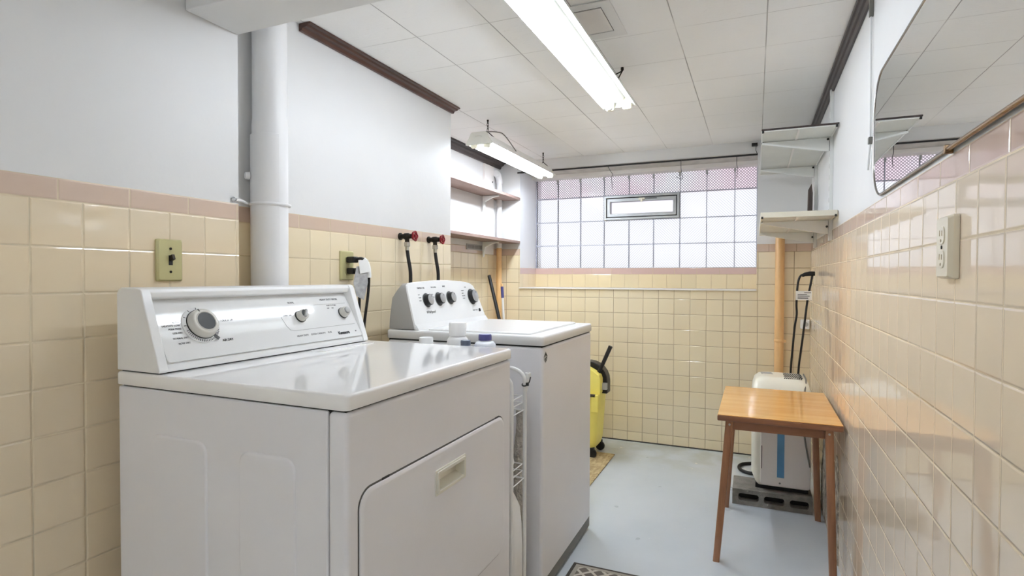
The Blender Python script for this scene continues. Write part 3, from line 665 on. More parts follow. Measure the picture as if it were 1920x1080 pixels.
# ================================================================== FAUCETS + HOSES
for y, z, lb, hl in ((2.085, 1.312, 'tarnished washer valve with red wheel, left of the pair', 'black hose dropping from the left red wheel valve'),
                     (2.320, 1.312, 'tarnished washer valve with red wheel, right of the pair near the niche', 'black hose dropping from the right red wheel valve')):
    f_ = thing('faucet', (XS, y, z), lb, 'valve', 'washer valves with red wheels')
    T = FR((XS, y, z), (1, 0, 0))
    obj('valve_body', MB().lathe([(.016, .0005), (.016, .006), (.011, .008), (.011, .024), (.014, .026), (.014, .046), (.011, .050), (.011, .062), (.007, .064), (.007, .076), (0, .078)], 14, 0, T), 'brass_dark', f_)
    obj('outlet_spout', MB().lathe([(.010, 0), (.010, .020)], 12, 0, FR((XS + .038, y, z - .008), (0, 0, -1), (1, 0, 0))), 'brass_dark', f_)
    hw_ = MB(); T2 = T @ Matrix.Translation((0, 0, .078))
    hw_.tube([(.0185 * (1 + .10 * math.cos(5 * a)) * math.cos(a), .0185 * (1 + .10 * math.cos(5 * a)) * math.sin(a), 0) for a in [2 * PI * k / 40 for k in range(40)]], .0042, 8, 0, True, T2)
    for k in range(5):
        a = 2 * PI * k / 5; hw_.tube([(0, 0, 0), (.018 * math.cos(a), .018 * math.sin(a), 0)], .0032, 6, 0, False, T2)
    hw_.lathe([(.007, -.004), (.007, .005), (0, .006)], 10, 0, T2)
    obj('hand_wheel', hw_, 'red', f_)
    h_ = thing('washer_hose', (XS + .038, y, z - .05), hl, 'hose', 'washer fill hoses')
    obj('hose_nut', MB().lathe([(.014, -.026), (.015, -.028), (.015, -.044), (.010, -.046), (.010, -.062)], 6, 0, Matrix.Translation((XS + .038, y, z))), 'steel', h_)
    obj('hose', MB().tube(smooth([(XS + .038, y, z - .058), (XS + .042, y + .004, z - .10), (XS + .050, y + .008, z - .16), (XS + .050, y + .006, z - .24), (XS + .048, y, z - .36), (XS + .046, y, z - .6)], 6), .0082, 10), 'black_rubber', h_)

# ================================================================== DRYER
DX0, DX1, DY0, DY1, DZ = -1.334, -.680, .814, 1.562, .916
D = thing('clothes_dryer', ((DX0 + DX1) / 2, (DY0 + DY1) / 2, 0), 'white front-loading dryer with large dial on its slanted console, nearest the camera', 'dryer')
cab = MB().box(DX0, -.7268, DY0 + .002, DY1 - .002, .012, .8825)
obj('cabinet', cab, 'enamel_side', D, bevel=.004)
for x0, x1, z1 in ((-1.222, -1.045, .787), (-.953, -.803, .783)):
    T = FR((0, DY0 + .002, 0), (0, -1, 0))
    o_ = rrect(x0, x1, .10, z1, .028, 8); i_ = rrect(x0 + .004, x1 - .004, .104, z1 - .004, .024, 8)
    obj('pressed_panel', MB().loft([[(x, y, -.002) for x, y in o_], [(x, y, .0002) for x, y in o_], [(x, y, .0034) for x, y in i_]], 0, T), 'enamel_side', D, ang=60)
fpan = obj('front_panel', MB().box(-.7252, DX1, DY0, DY1, .012, .8825), 'enamel_side', D, bevel=.010, seg=4)
obj('seam_filler', MB().box(DX0 + .01, DX1 - .008, DY0 + .008, DY1 - .008, .870, .892).box(-.735, -.718, DY0 + .008, DY1 - .006, .012, .875), 'gap', D)
for x, y in ((-1.28, .87), (-1.28, 1.5), (-.74, .87), (-.74, 1.5)): obj('foot', MB().lathe([(.02, 0), (.02, .014)], 12, 0, Matrix.Translation((x, y, 0))), 'black_rubber', D)
lid = MB(); o1 = rrect(DX0 - .002, DX1 + .003, DY0 - .003, DY1 + .003, .012, 5)
lid.loft([[(x, y, z) for x, y in rrect(DX0 - .002 + k, DX1 + .003 - k, DY0 - .003 + k, DY1 + .003 - k, .012, 5)] for k, z in ((.0006, .8872), (0, .8885), (0, .9105), (.0008, .9135), (.0026, .9156), (.0052, .9164), (.0085, .9165))])
obj('top_panel', lid, 'enamel', D, ang=42)
T = Matrix.Translation((0, 0, .9165))
sc_m = MB().prism(rrect(-1.180, -1.138, 1.255, 1.50, .006, 3), -.001, .0022, 0, T)
lf = obj('lint_door', sc_m, 'enamel', D, bevel=.001)
obj('lint_text', MB().box(-1.150, -1.146, 1.45, 1.48, .0022, .0025, 0, T), 'ink', lf)
# console : side profile in x-z
CX = [(-1.334, .919), (-1.334, 1.092), (-1.329, 1.102), (-1.318, 1.1065), (-1.262, 1.1065), (-1.253, 1.103), (-1.248, 1.095), (-1.193, .934), (-1.190, .924), (-1.192, .919)]
Txz = Matrix(((1, 0, 0, 0), (0, 0, 1, 0), (0, 1, 0, 0), (0, 0, 0, 1)))
body = [(-1.334, .919), (-1.334, 1.092), (-1.329, 1.102), (-1.318, 1.1065), (-1.264, 1.1065), (-1.256, 1.103), (-1.2525, 1.095), (-1.2555, 1.084), (-1.262, 1.081), (-1.2765, 1.079), (-1.2015, .937), (-1.196, .930), (-1.195, .919)]
obj('console', MB().prism(body, DY0 + .012, 1.524, 0, Txz), 'plastic_white', D, bevel=.002)
for y0, y1 in ((DY0, DY0 + .022), (1.512, 1.534)):
    obj('console_end_cap', MB().prism(CX, y0, y1, 0, Txz), 'plastic_white', D, bevel=.004, seg=3)
obj('console_gap', MB().box(-1.325, -1.198, DY0 + .006, 1.528, .9160, .9195), 'gap', D)
KO = Vector((-1.237, .949, 1.013)); KN = Vector((.874, 0, .486)).normalized()
TD = FR(KO, KN)        # local x = +y, local y = up the panel
ctrl = MB().prism(rrect(-.110, .563, -.084, .072, .008, 5), -.004, .0001, 0, TD)
obj('control_panel', ctrl, 'plastic_gloss', D, bevel=.001)
def knob(name, x, y, T, prof, n, m, parent, extras=()):
    k = obj(name, MB().lathe(prof, n, 0, T @ Matrix.Translation((x, y, 0))), m, parent)
    for nm, mb, mm in extras: obj(nm, mb, mm, k)
    return k
Tk = TD
sk = obj('timer_dial', MB().lathe([(.047, .0003), (.047, .003), (.045, .005), (.038, .006)], 48, 0, Tk), 'plastic_white', D)
tk = MB()
for k in range(60):
    a = math.radians(6 * k)
    if 195 < 6 * k < 345 or k % 5 == 0: tk.box(.0400, .0455, -.0006, .0006, .0045, .0062, 0, Tk @ Matrix.Rotation(a, 4, 'Z'))
tk.box(-.003, .012, -.004, .004, .0045, .0063, 0, Tk @ Matrix.Rotation(math.radians(-52), 4, 'Z') @ Matrix.Translation((.041, 0, 0)))
obj('dial_marks', tk, 'ink', sk)
kb = obj('timer_knob', MB().lathe([(.0375, .0055), (.0375, .008), (.0365, .014), (.0335, .024), (.031, .026), (.0265, .026), (.0255, .027), (.0240, .0275), (.0228, .0262), (.0228, .0225), (0, .0225)], 48, 0, Tk), 'knob_ivory', D)
obj('knob_shadow_ring', MB().lathe([(.0386, .0052), (.0386, .0085), (.0372, .0085)], 48, 0, Tk), 'gap', kb)
obj('knob_center', MB().lathe([(.0229, .0255), (.020, .0245), (.010, .0235), (0, .0232)], 36, 0, Tk), 'dark_dial', kb)
obj('knob_pointer', MB().box(-.0012, .0012, 0.0275, .0345, .0252, .0264, 0, Tk @ Matrix.Rotation(math.radians(20), 4, 'Z')), 'gap', kb)
cx_, cy_ = .327, .001
ck = obj('signal_knob', MB().lathe([(.018, .0004), (.018, .003), (.0165, .004), (.0155, .020), (.0135, .022), (0, .0222)], 28, 0, TD @ Matrix.Translation((cx_, cy_, 0))), 'knob_ivory', D)
obj('knob_base_ring', MB().lathe([(.0188, .0003), (.0188, .0035), (.0172, .0036)], 28, 0, TD @ Matrix.Translation((cx_, cy_, 0))), 'dark_dial', ck)
obj('knob_grip', MB().box(-.004, .004, -.014, .014, .0215, .030, 0, TD @ Matrix.Translation((cx_, cy_, 0)) @ Matrix.Rotation(math.radians(-35), 4, 'Z')), 'plastic_grey', ck, bevel=.002)
obj('knob_face', MB().prism([(.0125 * math.cos(math.radians(a)), .0125 * math.sin(math.radians(a))) for a in range(60, 241, 15)], .0223, .0228, 0, TD @ Matrix.Translation((cx_, cy_, 0))), 'dark_dial', ck)
cx_, cy_ = .513, .001
ck = obj('start_knob', MB().lathe([(.018, .0004), (.018, .003), (.0165, .004), (.0155, .019), (.014, .021), (.0105, .021)], 28, 0, TD @ Matrix.Translation((cx_, cy_, 0))), 'knob_ivory', D)
obj('knob_base_ring', MB().lathe([(.0188, .0003), (.0188, .0035), (.0172, .0036)], 28, 0, TD @ Matrix.Translation((cx_, cy_, 0))), 'dark_dial', ck)
obj('start_button', MB().lathe([(.0112, .018), (.0112, .026), (.0098, .027), (0, .027)], 24, 0, TD @ Matrix.Translation((cx_, cy_, 0))), 'plastic_grey', ck)
ln_ = MB(); T = TD
ln_.tube([(.255, .004, .0007), (.262, -.025, .0007), (.270, -.038, .0007), (.285, -.042, .0007), (.548, -.040, .0007)], .0005, 5, 0, False, T).tube([(.40, .036, .0007), (.545, .037, .0007)], .0004, 5, 0, False, T)
obj('printed_lines', ln_, 'plastic_grey', D)
it = []
for txt, y in (('AUTO', .011), ('DELICATE  LOW', .003), ('PERM PRESS', -.006), ('LESS DRY', -.0165), ('NORMAL DRY', -.030), ('MORE DRY', -.0435)):
    it.append((txt, .0060, TD, -.050 + (-.001 if y > -.02 else .009), y, 'RIGHT', 0.00008))
it += [('TOUCH UP', .0075, TD, .058, .006, 'LEFT', .00008), ('SIGNAL', .0075, TD, .30, .046, 'LEFT', .00005), ('HEAVY DUTY DRYER', .0085, TD, .435, .050, 'LEFT', .00015),
       ('PUSH TO START', .006, TD, .455, .0295, 'LEFT', 0), ('OFF      ON', .006, TD, .452, .020, 'LEFT', 0), ('LOUD   OFF', .006, TD, .265, .006, 'LEFT', 0),
       ('HEAVY DUTY     EXTRA CAPACITY     PLUS', .0075, TD, .285, -.062, 'LEFT', .00005), ('80', .007, TD, .535, -.068, 'LEFT', 0)]
for q in it: lettering('printed_legend', [q], 'ink', D)
lettering('air_dry_lettering', [('AIR DRY', .0085, TD, .044, -.048, 'LEFT', .0003)], 'ink_dark', D)
lettering('logo', [('Kenmore', .0135, TD, .455, -.071, 'LEFT', .0009)], 'ink_dark', D)
# front door with recessed pull
T = FR((DX1, 0, 0), (1, 0, 0))
dgap = obj('door_gap', MB().prism(rrect(.8440, 1.5080, .3245, .7305, .038, 8), -.002, .0006, 0, T), 'gap_grey', D)
o_ = rrect(.8475, 1.5045, .328, .7265, .036, 8); i_ = rrect(.8535, 1.4985, .334, .7205, .032, 8)
dr = obj('door', MB().loft([[(x, y, .0004) for x, y in o_], [(x, y, .003) for x, y in o_], [(x, y, .0055) for x, y in i_]], 0, T), 'enamel_side', D, ang=60)
hy0, hy1, hz0, hz1 = 1.112, 1.258, .624, .684
def carve(target, x0, x1, y0, y1, z0, z1):
    """cut a box-shaped pocket out of a part and keep the result as its mesh"""
    cm = MB().box(x0, x1, y0, y1, z0, z1); me = bpy.data.meshes.new('cut'); me.from_pydata(cm.v, [], cm.f)
    import bmesh
    b_ = bmesh.new(); b_.from_mesh(me); bmesh.ops.recalc_face_normals(b_, faces=b_.faces); b_.to_mesh(me); b_.free()
    co_ = bpy.data.objects.new('cut', me); COL.objects.link(co_)
    md = target.modifiers.new('pocket', 'BOOLEAN'); md.operation = 'DIFFERENCE'; md.object = co_; md.solver = 'EXACT'
    bpy.context.view_layer.update()
    nm = bpy.data.meshes.new_from_object(target.evaluated_get(bpy.context.evaluated_depsgraph_get()))
    target.modifiers.clear(); target.data = nm
    bpy.data.objects.remove(co_); bpy.data.meshes.remove(me)
pk = (hy0 + .013, hy1 - .013, hz0 + .010, hz1 - .012)
for tg_, d_ in ((fpan, .034), (dgap, .034), (dr, .034)): carve(tg_, DX1 - d_, DX1 + .03, pk[0] - .003, pk[1] + .003, pk[2] - .003, pk[3] + .003)
hd = obj('handle', MB().ring(rrect(hy0, hy1, hz0, hz1, .004, 3), rrect(hy0 + .006, hy1 - .006, hz0 + .005, hz1 - .005, .003, 3), .0045, .0085, 0, T).ring(rrect(hy0 + .005, hy1 - .005, hz0 + .004, hz1 - .004, .004, 3), rrect(pk[0], pk[1], pk[2], pk[3], .002, 3), .0045, .0115, 0, T), 'handle_cream', dr, bevel=.001)
rec = MB(); a, b, c, d = pk
F0, F1 = .0060, -.0150
rec.quad((a, c, F0), (b, c, F0), (b, c + .010, F1), (a, c + .010, F1)).quad((a, c + .010, F1), (b, c + .010, F1), (b, d, F1), (a, d, F1))
rec.quad((a, d, F0), (b, d, F0), (b, d, F1), (a, d, F1)).add([(a, c, F0), (a, c + .010, F1), (a, d, F1), (a, d, F0)], [(0, 1, 2, 3)]).add([(b, c, F0), (b, c + .010, F1), (b, d, F1), (b, d, F0)], [(0, 1, 2, 3)])
rec.v = [tuple(T @ Vector(v)) for v in rec.v]
obj('handle_recess', rec, 'handle_cream', hd, fix=False)
for y in (.93, 1.46): obj('door_latch_mark', MB().box(y - .012, y + .012, .7265, .7315, .0006, .0012, 0, T), 'black', D)

# ================================================================== WASHER
WX0_, WX1_, WY0, WY1, WZ = -1.333, -.676, 1.833, 2.457, .927
W = thing('washing_machine', ((WX0_ + WX1_) / 2, (WY0 + WY1) / 2, 0), 'white top-loading washer with four black-rimmed knobs, beyond the dryer', 'washer')
obj('cabinet', MB().box(WX0_ + .004, WX1_, WY0, WY1, .050, .8885), 'enamel_side', W, bevel=.012, seg=4)
obj('base_skirt', MB().box(WX0_ + .01, WX1_ - .003, WY0 + .006, WY1 - .004, .012, .055), 'cord_grey', W)
for x, y in ((-1.28, 1.88), (-1.28, 2.40), (-.73, 1.88), (-.73, 2.40)): obj('foot', MB().lathe([(.018, 0), (.018, .014)], 12, 0, Matrix.Translation((x, y, 0))), 'black_rubber', W)
obj('seam_filler', MB().box(WX0_ + .008, WX1_ - .006, WY0 + .006, WY1 - .006, .878, .897), 'gap', W)
o1 = rrect(WX0_, WX1_ + .003, WY0 - .003, WY1 + .003, .014, 5); cxw, cyw = (WX0_ + WX1_) / 2, (WY0 + WY1) / 2
def insc(L, k, z): return [(cxw + (x - cxw) * (1 - k / .33), cyw + (y - cyw) * (1 - k / .31), z) for x, y in L]
obj('top_deck', MB().loft([insc(o1, .002, .893), insc(o1, 0, .895), insc(o1, 0, .920), insc(o1, .0015, .9245), insc(o1, .005, .927)]), 'enamel_soft', W, ang=70)
ld = rrect(-1.165, -.735, WY0 + .030, WY1 - .034, .016, 5)
def insl(L, k, z): return [(-.95 + (x + .95) * (1 - k / .215), cyw + (y - cyw) * (1 - k / .28), z) for x, y in L]
obj('lid', MB().loft([insl(ld, 0, .9262), insl(ld, 0, .931), insl(ld, .004, .934)]), 'enamel_soft', W, ang=40)
obj('lid_grip', MB().prism(rrect(-.752, -.737, WY0 + .10, WY1 - .10, .006, 4), .930, .9345, 0, Matrix.Identity(4)), 'plastic_white', W, bevel=.002)
# console, lofted front to back
YZ = [(1.836, .930), (1.8365, 1.00), (1.838, 1.075), (1.842, 1.098), (1.856, 1.107), (1.92, 1.111), (2.06, 1.117), (2.17, 1.117), (2.29, 1.112), (2.365, 1.104), (2.392, 1.092), (2.408, 1.07), (2.434, 1.00), (2.455, .930)]
def xf(z): return -1.199 - .046 * (z - .93) / .177
def sl2(dx, k, sy): return [(xf(.93 + (z - .93) * 1) + dx if k == 1 else xf(.93 + (z - .93) * k) + dx, cyw + (y - cyw) * sy, .93 + (z - .93) * k) for y, z in YZ]
front = [(xf(z), y, z) for y, z in YZ]
fr1 = [(xf(z) - .006, cyw + (y - cyw) * 1.006, .93 + (z - .93) * 1.012) for y, z in YZ]
bk1 = [(-1.262 - .010 * (z - .93) / .177, cyw + (y - cyw) * 1.006, .93 + (z - .93) * 1.0) for y, z in YZ]
bk2 = [(-1.292 + .012 * (z - .93) / .177 - .008, cyw + (y - cyw) * 1.004, .93 + (z - .93) * .90) for y, z in YZ]
bk3 = [(-1.312, cyw + (y - cyw) * 1.0, .93 + (z - .93) * .72) for y, z in YZ]
bk4 = [(-1.322, cyw + (y - cyw) * .998, .93 + (z - .93) * .25) for y, z in YZ]
obj('console', MB().loft([fr1, bk1, bk2, bk3, bk4]), 'plastic_grey', W, ang=50)  # white console; the shade on its curved side is painted in as grey
obj('console_face', MB().loft([fr1, front]), 'plastic_white', W, ang=30)
obj('console_ledge', MB().prism([(-1.206, .9275), (-1.188, .9275), (-1.1935, .936), (-1.2025, .948), (-1.206, .948)], 1.840, 2.452, 0, Txz), 'plastic_white', W, ang=50)
KW = Vector((xf(1.04), 1.95, 1.04)); TW = FR(KW, (.177, 0, .046))
def wknob(y, z, r, nm):
    Tq = FR((xf(z), y, z), (.177, 0, .046))
    k = obj(nm, MB().lathe([(r + .005, .0006), (r + .005, .002), (r + .001, .003), (r, .004), (r - .001, .020), (r - .003, .022)], 36, 0, Tq), 'black', W)
    obj('knob_face', MB().lathe([(r - .0025, .0195), (r - .0035, .0225), (r - .006, .0235), (0, .0242)], 36, 0, Tq), 'silver', k)
    obj('knob_trim_ring', MB().lathe([(r + .0065, .0004), (r + .0065, .0018), (r + .0008, .0022)], 36, 0, Tq), 'plastic_grey', k)
    obj('knob_pointer', MB().box(-.0008, .0008, r * .45, r * .8, .0232, .0244, 0, Tq @ Matrix.Rotation(math.radians(-30), 4, 'Z')), 'ink_dark', k)
wknob(1.958, 1.038, .0240, 'temperature_knob'); wknob(2.054, 1.040, .0240, 'soil_knob'); wknob(2.148, 1.042, .0240, 'option_knob'); wknob(2.352, 1.041, .0320, 'cycle_knob')
it = [('TEMPERATURE', .0085, TW, -.045, .047, 'LEFT', .00005), ('SOIL LEVEL', .0085, TW, .060, .049, 'LEFT', 0), ('RINSE', .0085, TW, .155, .052, 'LEFT', .00005),
      ('HOT\n\nWARM\n\nCOLD', .006, TW, -.047, .020, 'LEFT', 0), ('HEAVY\n\nNORMAL\n\nLIGHT', .006, TW, .048 - .0, .020, 'LEFT', 0), ('NORMAL\n\nBULKY\n\nDELICATE\n\nCASUAL', .006, TW, .315, .030, 'LEFT', 0), ('START / PAUSE', .0075, TW, .385, -.066, 'LEFT', 0), ('WASH', .006, TW, .350, .046, 'LEFT', 0)]
for q in it: lettering('printed_legend', [q], 'ink', W)
lettering('logo', [('Whirlpool', .0165, TW, -.012, -.056, 'LEFT', .0001)], 'ink_dark', W)
obj('start_button', MB().lathe([(.0075, .0004), (.0075, .004), (.006, .005), (0, .005)], 18, 0, FR((xf(.977), 2.402, .977), (.177, 0, .046))), 'black', W)
T = FR((WX1_, 1.858, .851), (1, 0, 0))
stk = obj('energy_sticker', MB().prism([(0, -.021), (.017, -.009), (.019, .004), (0, .021), (-.019, .004), (-.017, -.009)], .0002, .0009, 0, T), 'plastic_grey', W)
obj('sticker_mark', MB().prism([(-.016, .004), (0, .018), (.016, .004), (.008, .004), (0, .008), (-.008, .004)], .0009, .0013, 0, T).prism([(-.010, -.006), (.012, .003), (.012, -.001), (-.006, -.011)], .0009, .0013, 0, T).prism([(-.006, -.013), (.010, -.006), (.006, -.013), (-.002, -.016)], .0009, .0013, 0, T), 'ink_dark', stk)

# ================================================================== SLIM RACK between the machines and what it holds
RY0, RY1, RX0, RX1 = 1.590, 1.700, -1.12, -.690
R = thing('wire_rack', ((RX0 + RX1) / 2, (RY0 + RY1) / 2, 0), 'slim white wire rack standing between dryer and washer', 'rack')
for y in (RY0, RY1):
    pts = smooth([(RX1, y, .006), (RX1, y, .3), (RX1, y, .6), (RX1, y, .775), (RX1 - .010, y, .815), (RX1 - .045, y, .832), (RX1 - .085, y, .828)], 6)
    obj('front_post', MB().tube(pts, .0065, 10), 'wire_white', R)
    obj('rear_post', MB().tube([(RX0, y, .006), (RX0, y, .80)], .0065, 10), 'wire_white', R)
for z in (.10, .475, .700):
    sh = MB()
    for k in range(13): x = RX0 + (RX1 - RX0) * k / 12; sh.tube([(x, RY0 - .004, z), (x, RY1 + .004, z)], .0018, 6)
    for y in (RY0, RY1): sh.tube([(RX0, y, z - .003), (RX1, y, z - .003)], .0028, 6)
    for dz in (.022, .044):
        sh.tube([(RX1 - .008, RY0, z + dz), (RX1 - .008, RY1, z + dz)], .0020, 6)
        for y in (RY0, RY1): sh.tube([(RX0, y, z + dz), (RX1, y, z + dz)], .0018, 6)
    obj('wire_shelf', sh, 'wire_white', R)
tie = thing('cable_tie', (RX1, RY1, .785), 'black twist tie knotted on the rack post', 'tie')
obj('tie_loop', MB().tube([(RX1 + .009 * math.cos(a), RY1 + .009 * math.sin(a), .782 + .004 * math.sin(a)) for a in [2 * PI * k / 14 for k in range(14)]], .0022, 6, 0, True).tube(smooth([(RX1 + .008, RY1, .783), (RX1 + .014, RY1 + .004, .79), (RX1 + .016, RY1 + .010, .806)], 4), .002, 6).lathe([(.006, -.004), (.006, .006)], 8, 0, Matrix.Translation((RX1 + .008, RY1 + .001, .782))), 'black', tie)
def bottle(nm, x, y, z0, zc, zt, rb, rc, mb_, mc, label, rect=False):
    b = thing(nm, (x, y, z0), label, 'bottle')
    obj('bottle_body', MB().lathe([(rb * .92, z0), (rb, z0 + .006), (rb, zc - .030), (rb * .97, zc - .014), (max(rc * .95, rb * .8), zc - .005), (rc * .85, zc - .002), (rc * .85, zc + .004)], 28, 0, Matrix.Translation((x, y, 0))), mb_, b)
    obj('cap', MB().lathe([(rc, zc), (rc, zt - .004), (rc * .93, zt), (0, zt)], 28, 0, Matrix.Translation((x, y, 0))), mc, b)
    return b
zs = .7015
bottle('detergent_jug', -1.030, 1.640, zs, .900, .927, .050, .024, 'plastic_white', 'plastic_white', 'white jug with low white cap, farthest left behind the dryer top')
bottle('detergent_jug', -.912, 1.648, zs, .938, .981, .036, .0290, 'plastic_white', 'plastic_white', 'white jug with tall white cap, tallest of the bottles on the rack')
bottle('cleaner_bottle', -.860, 1.615 - .008, zs, .912, .928, .030, .0165, 'clear', 'slate_cap', 'pale bottle with slate blue cap, second from right on the rack')
bottle('cleaner_bottle', -.806, 1.640, zs, .928, .947, .036, .0215, 'clear', 'navy_cap', 'pale bottle with navy blue cap, rightmost on the rack')
jg = thing('spray_bottle', (-.742, 1.645, .1018), 'white plastic spray bottle with brown collar on the lower rack shelf', 'bottle')
rr = lambda k, z: [(x, y, z) for x, y in rrect(-.742 - .058 * k, -.742 + .058 * k, 1.645 - .048 * k, 1.645 + .048 * k, .03 * k, 5)]
obj('bottle_body', MB().loft([rr(.9, .1022), rr(.99, .12), rr(1.0, .26), rr(.95, .34), rr(.86, .392), rr(.62, .424), rr(.40, .448), rr(.32, .458)]), 'plastic_white', jg, ang=80)
obj('collar', MB().lathe([(.0175, .4585), (.0175, .482), (.012, .484), (0, .484)], 18, 0, Matrix.Translation((-.742, 1.645, 0))), 'brown', jg)
obj('trigger_head', MB().prism([(-.760, .4845), (-.728, .4845), (-.722, .51), (-.706, .535), (-.712, .556), (-.735, .566), (-.775, .560), (-.790, .545), (-.764, .53)], 1.632, 1.658, 0, Txz), 'plastic_white', jg, bevel=.004, seg=3)
mp = thing('dust_mop', (-.735, 1.755, .0), 'grey yarn duster with white handle hanging beside the rack', 'mop')
obj('mop_handle', MB().tube(smooth([(-.700, 1.752, .800), (-.706, 1.754, .76), (-.722, 1.758, .70), (-.730, 1.760, .66)], 4), .006, 8), 'plastic_white', mp)
obj('handle_ring', MB().lathe([(.010, 0), (.010, .016), (.005, .017), (.005, 0)], 16, 0, Matrix.Translation((-.700, 1.752, .795))), 'plastic_white', mp)
yn = smooth([(-.728, 1.760, .68), (-.732, 1.760, .60), (-.738, 1.758, .45), (-.728, 1.756, .32), (-.724, 1.756, .15), (-.724, 1.756, .008)], 8)
mo2 = MB()
for k in range(14):
    a = 2 * PI * k / 14; q = .008 + .004 * random.random()
    mo2.tube([(x + q * math.cos(a + i * .15) * (1 + .25 * math.sin(i * .9 + k)), y + q * math.sin(a + i * .15), z) for i, (x, y, z) in enumerate(yn)], .006, 6)
obj('mop_yarn', mo2, 'fluff', mp)

# ================================================================== TABLE
TX0, TX1, TY0, TY1, TZ = -.131, .297, 2.316, 2.948, .602
Tb = thing('side_table', ((TX0 + TX1) / 2, (TY0 + TY1) / 2, 0), 'small wooden table with honey top against the right wall', 'table')
obj('table_top', MB().box(TX0 + .001, TX1 - .001, TY0 + .001, TY1 - .001, TZ - .003, TZ), 'table_top', Tb, bevel=.001)
obj('top_edge', MB().box(TX0, TX1, TY0, TY1, TZ - .0245, TZ - .0032), 'table_edge', Tb, bevel=.004, seg=3)
ax0, ax1, ay0, ay1 = TX0 + .045, TX1 - .030, TY0 + .040, TY1 - .040
obj('apron', MB().ring(R4(ax0, ax1, ay0, ay1, 0), R4(ax0, ax1, ay0, ay1, .018), TZ - .064, TZ - .0248, 0, Matrix.Identity(4)), 'table_edge', Tb, bevel=.002)
for sx, sy, fx, fy in ((ax0, ay0, -.133, 2.372), (ax1, ay0, .274, 2.350), (ax0, ay1, -.122, 2.958), (ax1, ay1, .279, 2.960)):
    tx, ty = sx + (-.001 if sx == ax0 else -.013), sy + (-.006 if sy == ay0 else .006)
    def sqr(x, y, r, z): return [(x + a, y + b, z) for a, b in rrect(-r, r, -r, r, r * .45, 3)]
    lg = obj('leg', MB().loft([sqr(fx, fy, .0125, 0), sqr(fx + (tx - fx) * .3, fy + (ty - fy) * .3, .0135, .17), sqr(tx, ty, .0145, TZ - .0248)]), 'table_wood', Tb, ang=50)
    if sy == ay0: obj('bolt', MB().lathe([(.0042, 0), (.0042, .003), (0, .004)], 10, 0, FR((tx, ty - .0148, TZ - .040), (0, -1, 0))), 'steel', lg)

# ================================================================== CONCRETE BLOCK + DEHUMIDIFIER
blk = MB(); bx0, bx1, by0, by1, bzz = -.096, .262, 3.014, 3.214, .078
holes = [(-.068, .026), (.050, .140), (.164, .246)]
xs = [bx0] + [v for h in holes for v in h] + [bx1]
cuts = [bx0, .038, .152, bx1]
Tb_ = Matrix(((1, 0, 0, 0), (0, 0, 1, 0), (0, 1, 0, 0), (0, 0, 0, 1)))
for k in range(3): blk.ring(rrect(cuts[k], cuts[k + 1], 0, bzz, .0008, 4), rrect(holes[k][0], holes[k][1], .022, .058, .012, 4), by0, by1, 0, Tb_)
cbk = thing('concrete_block', (.083, 3.114, 0), 'grey hollow concrete block lying on the floor under the dehumidifier', 'block')
obj('block', blk, 'concrete', cbk)
obj('core_shade_sheet', MB().box(-.07, .25, by0 + .045, by0 + .05, .022, .058), 'core_shade', cbk)  # near-black sheet stands in for the shade inside the holes
DH = thing('dehumidifier', (.122, 3.17, bzz), 'white dehumidifier with blue stripe behind the table', 'dehumidifier')
hx0, hx1, hy0_, hy1_, hz0_, hz1_ = -.012, .258, 3.052, 3.345, .098, .632
def rb(x0, x1, y0, y1, z, r): return [(x, y, z) for x, y in rrect(x0, x1, y0, y1, r, 6)]
obj('housing', MB().loft([rb(hx0 + .030, hx1 - .012, hy0_ + .012, hy1_ - .012, hz0_, .02), rb(hx0 + .020, hx1 - .004, hy0_ + .004, hy1_ - .004, hz0_ + .014, .03), rb(hx0 + .002, hx1, hy0_, hy1_, hz0_ + .06, .035), rb(hx0, hx1, hy0_, hy1_, hz1_ - .09, .038),
      rb(hx0 + .003, hx1 - .003, hy0_ + .008, hy1_ - .003, hz1_ - .055, .04), rb(hx0 + .012, hx1 - .012, hy0_ + .030, hy1_ - .010, hz1_ - .022, .045), rb(hx0 + .030, hx1 - .026, hy0_ + .060, hy1_ - .025, hz1_ - .004, .05), rb(hx0 + .055, hx1 - .05, hy0_ + .09, hy1_ - .05, hz1_, .05)]), 'dehu', DH, ang=70)
T = FR((0, hy0_, 0), (0, -1, 0))
obj('bucket_front', MB().prism(rrect(.032, hx1 - .004, hz0_ + .006, .47, .014, 5), -.012, .006, 0, T), 'dehu_front', DH, bevel=.004, seg=3)
obj('blue_strip', MB().box(.107, .139, .150, .44, .0055, .0072, 0, T), 'blue', DH)
obj('grip_slot', MB().box(.036, .0395, .185, .300, .0055, .0068, 0, T), 'brown', DH)
obj('front_screw', MB().lathe([(.005, .0055), (.004, .008), (0, .0085)], 10, 0, T @ Matrix.Translation((.120, .122, 0))), 'cord_grey', DH)
obj('base', MB().box(.010, hx1 - .012, hy0_ + .02, hy0_ + .15, bzz + .0005, hz0_ + .004).box(.02, hx1 - .02, hy0_ + .15, hy1_ - .03, bzz + .008, hz0_ + .004), 'black_rubber', DH)
gm = MB()
def topz(y): return hz1_ + .0008 if y > hy0_ + .09 else hz1_ - .004 * (hy0_ + .09 - y) / .03 + .0008
for i in range(9):
    for j in range(7):
        x = .140 + i * .0092 + (.0046 if j % 2 else 0); y = hy0_ + .075 + j * .024
        gm.box(x - .0028, x + .0028, y - .008, y + .008, topz(y) - .003, topz(y) + .0004)
obj('air_grille', gm, 'gap', DH)
obj('control_label', MB().prism([(.035, hy0_ + .17), (.090, hy0_ + .17), (.082, hy0_ + .225), (.030, hy0_ + .225)], hz1_ - .004, hz1_ + .0006, 0, Matrix.Identity(4)), 'paper_grey', DH)
sv = MB()
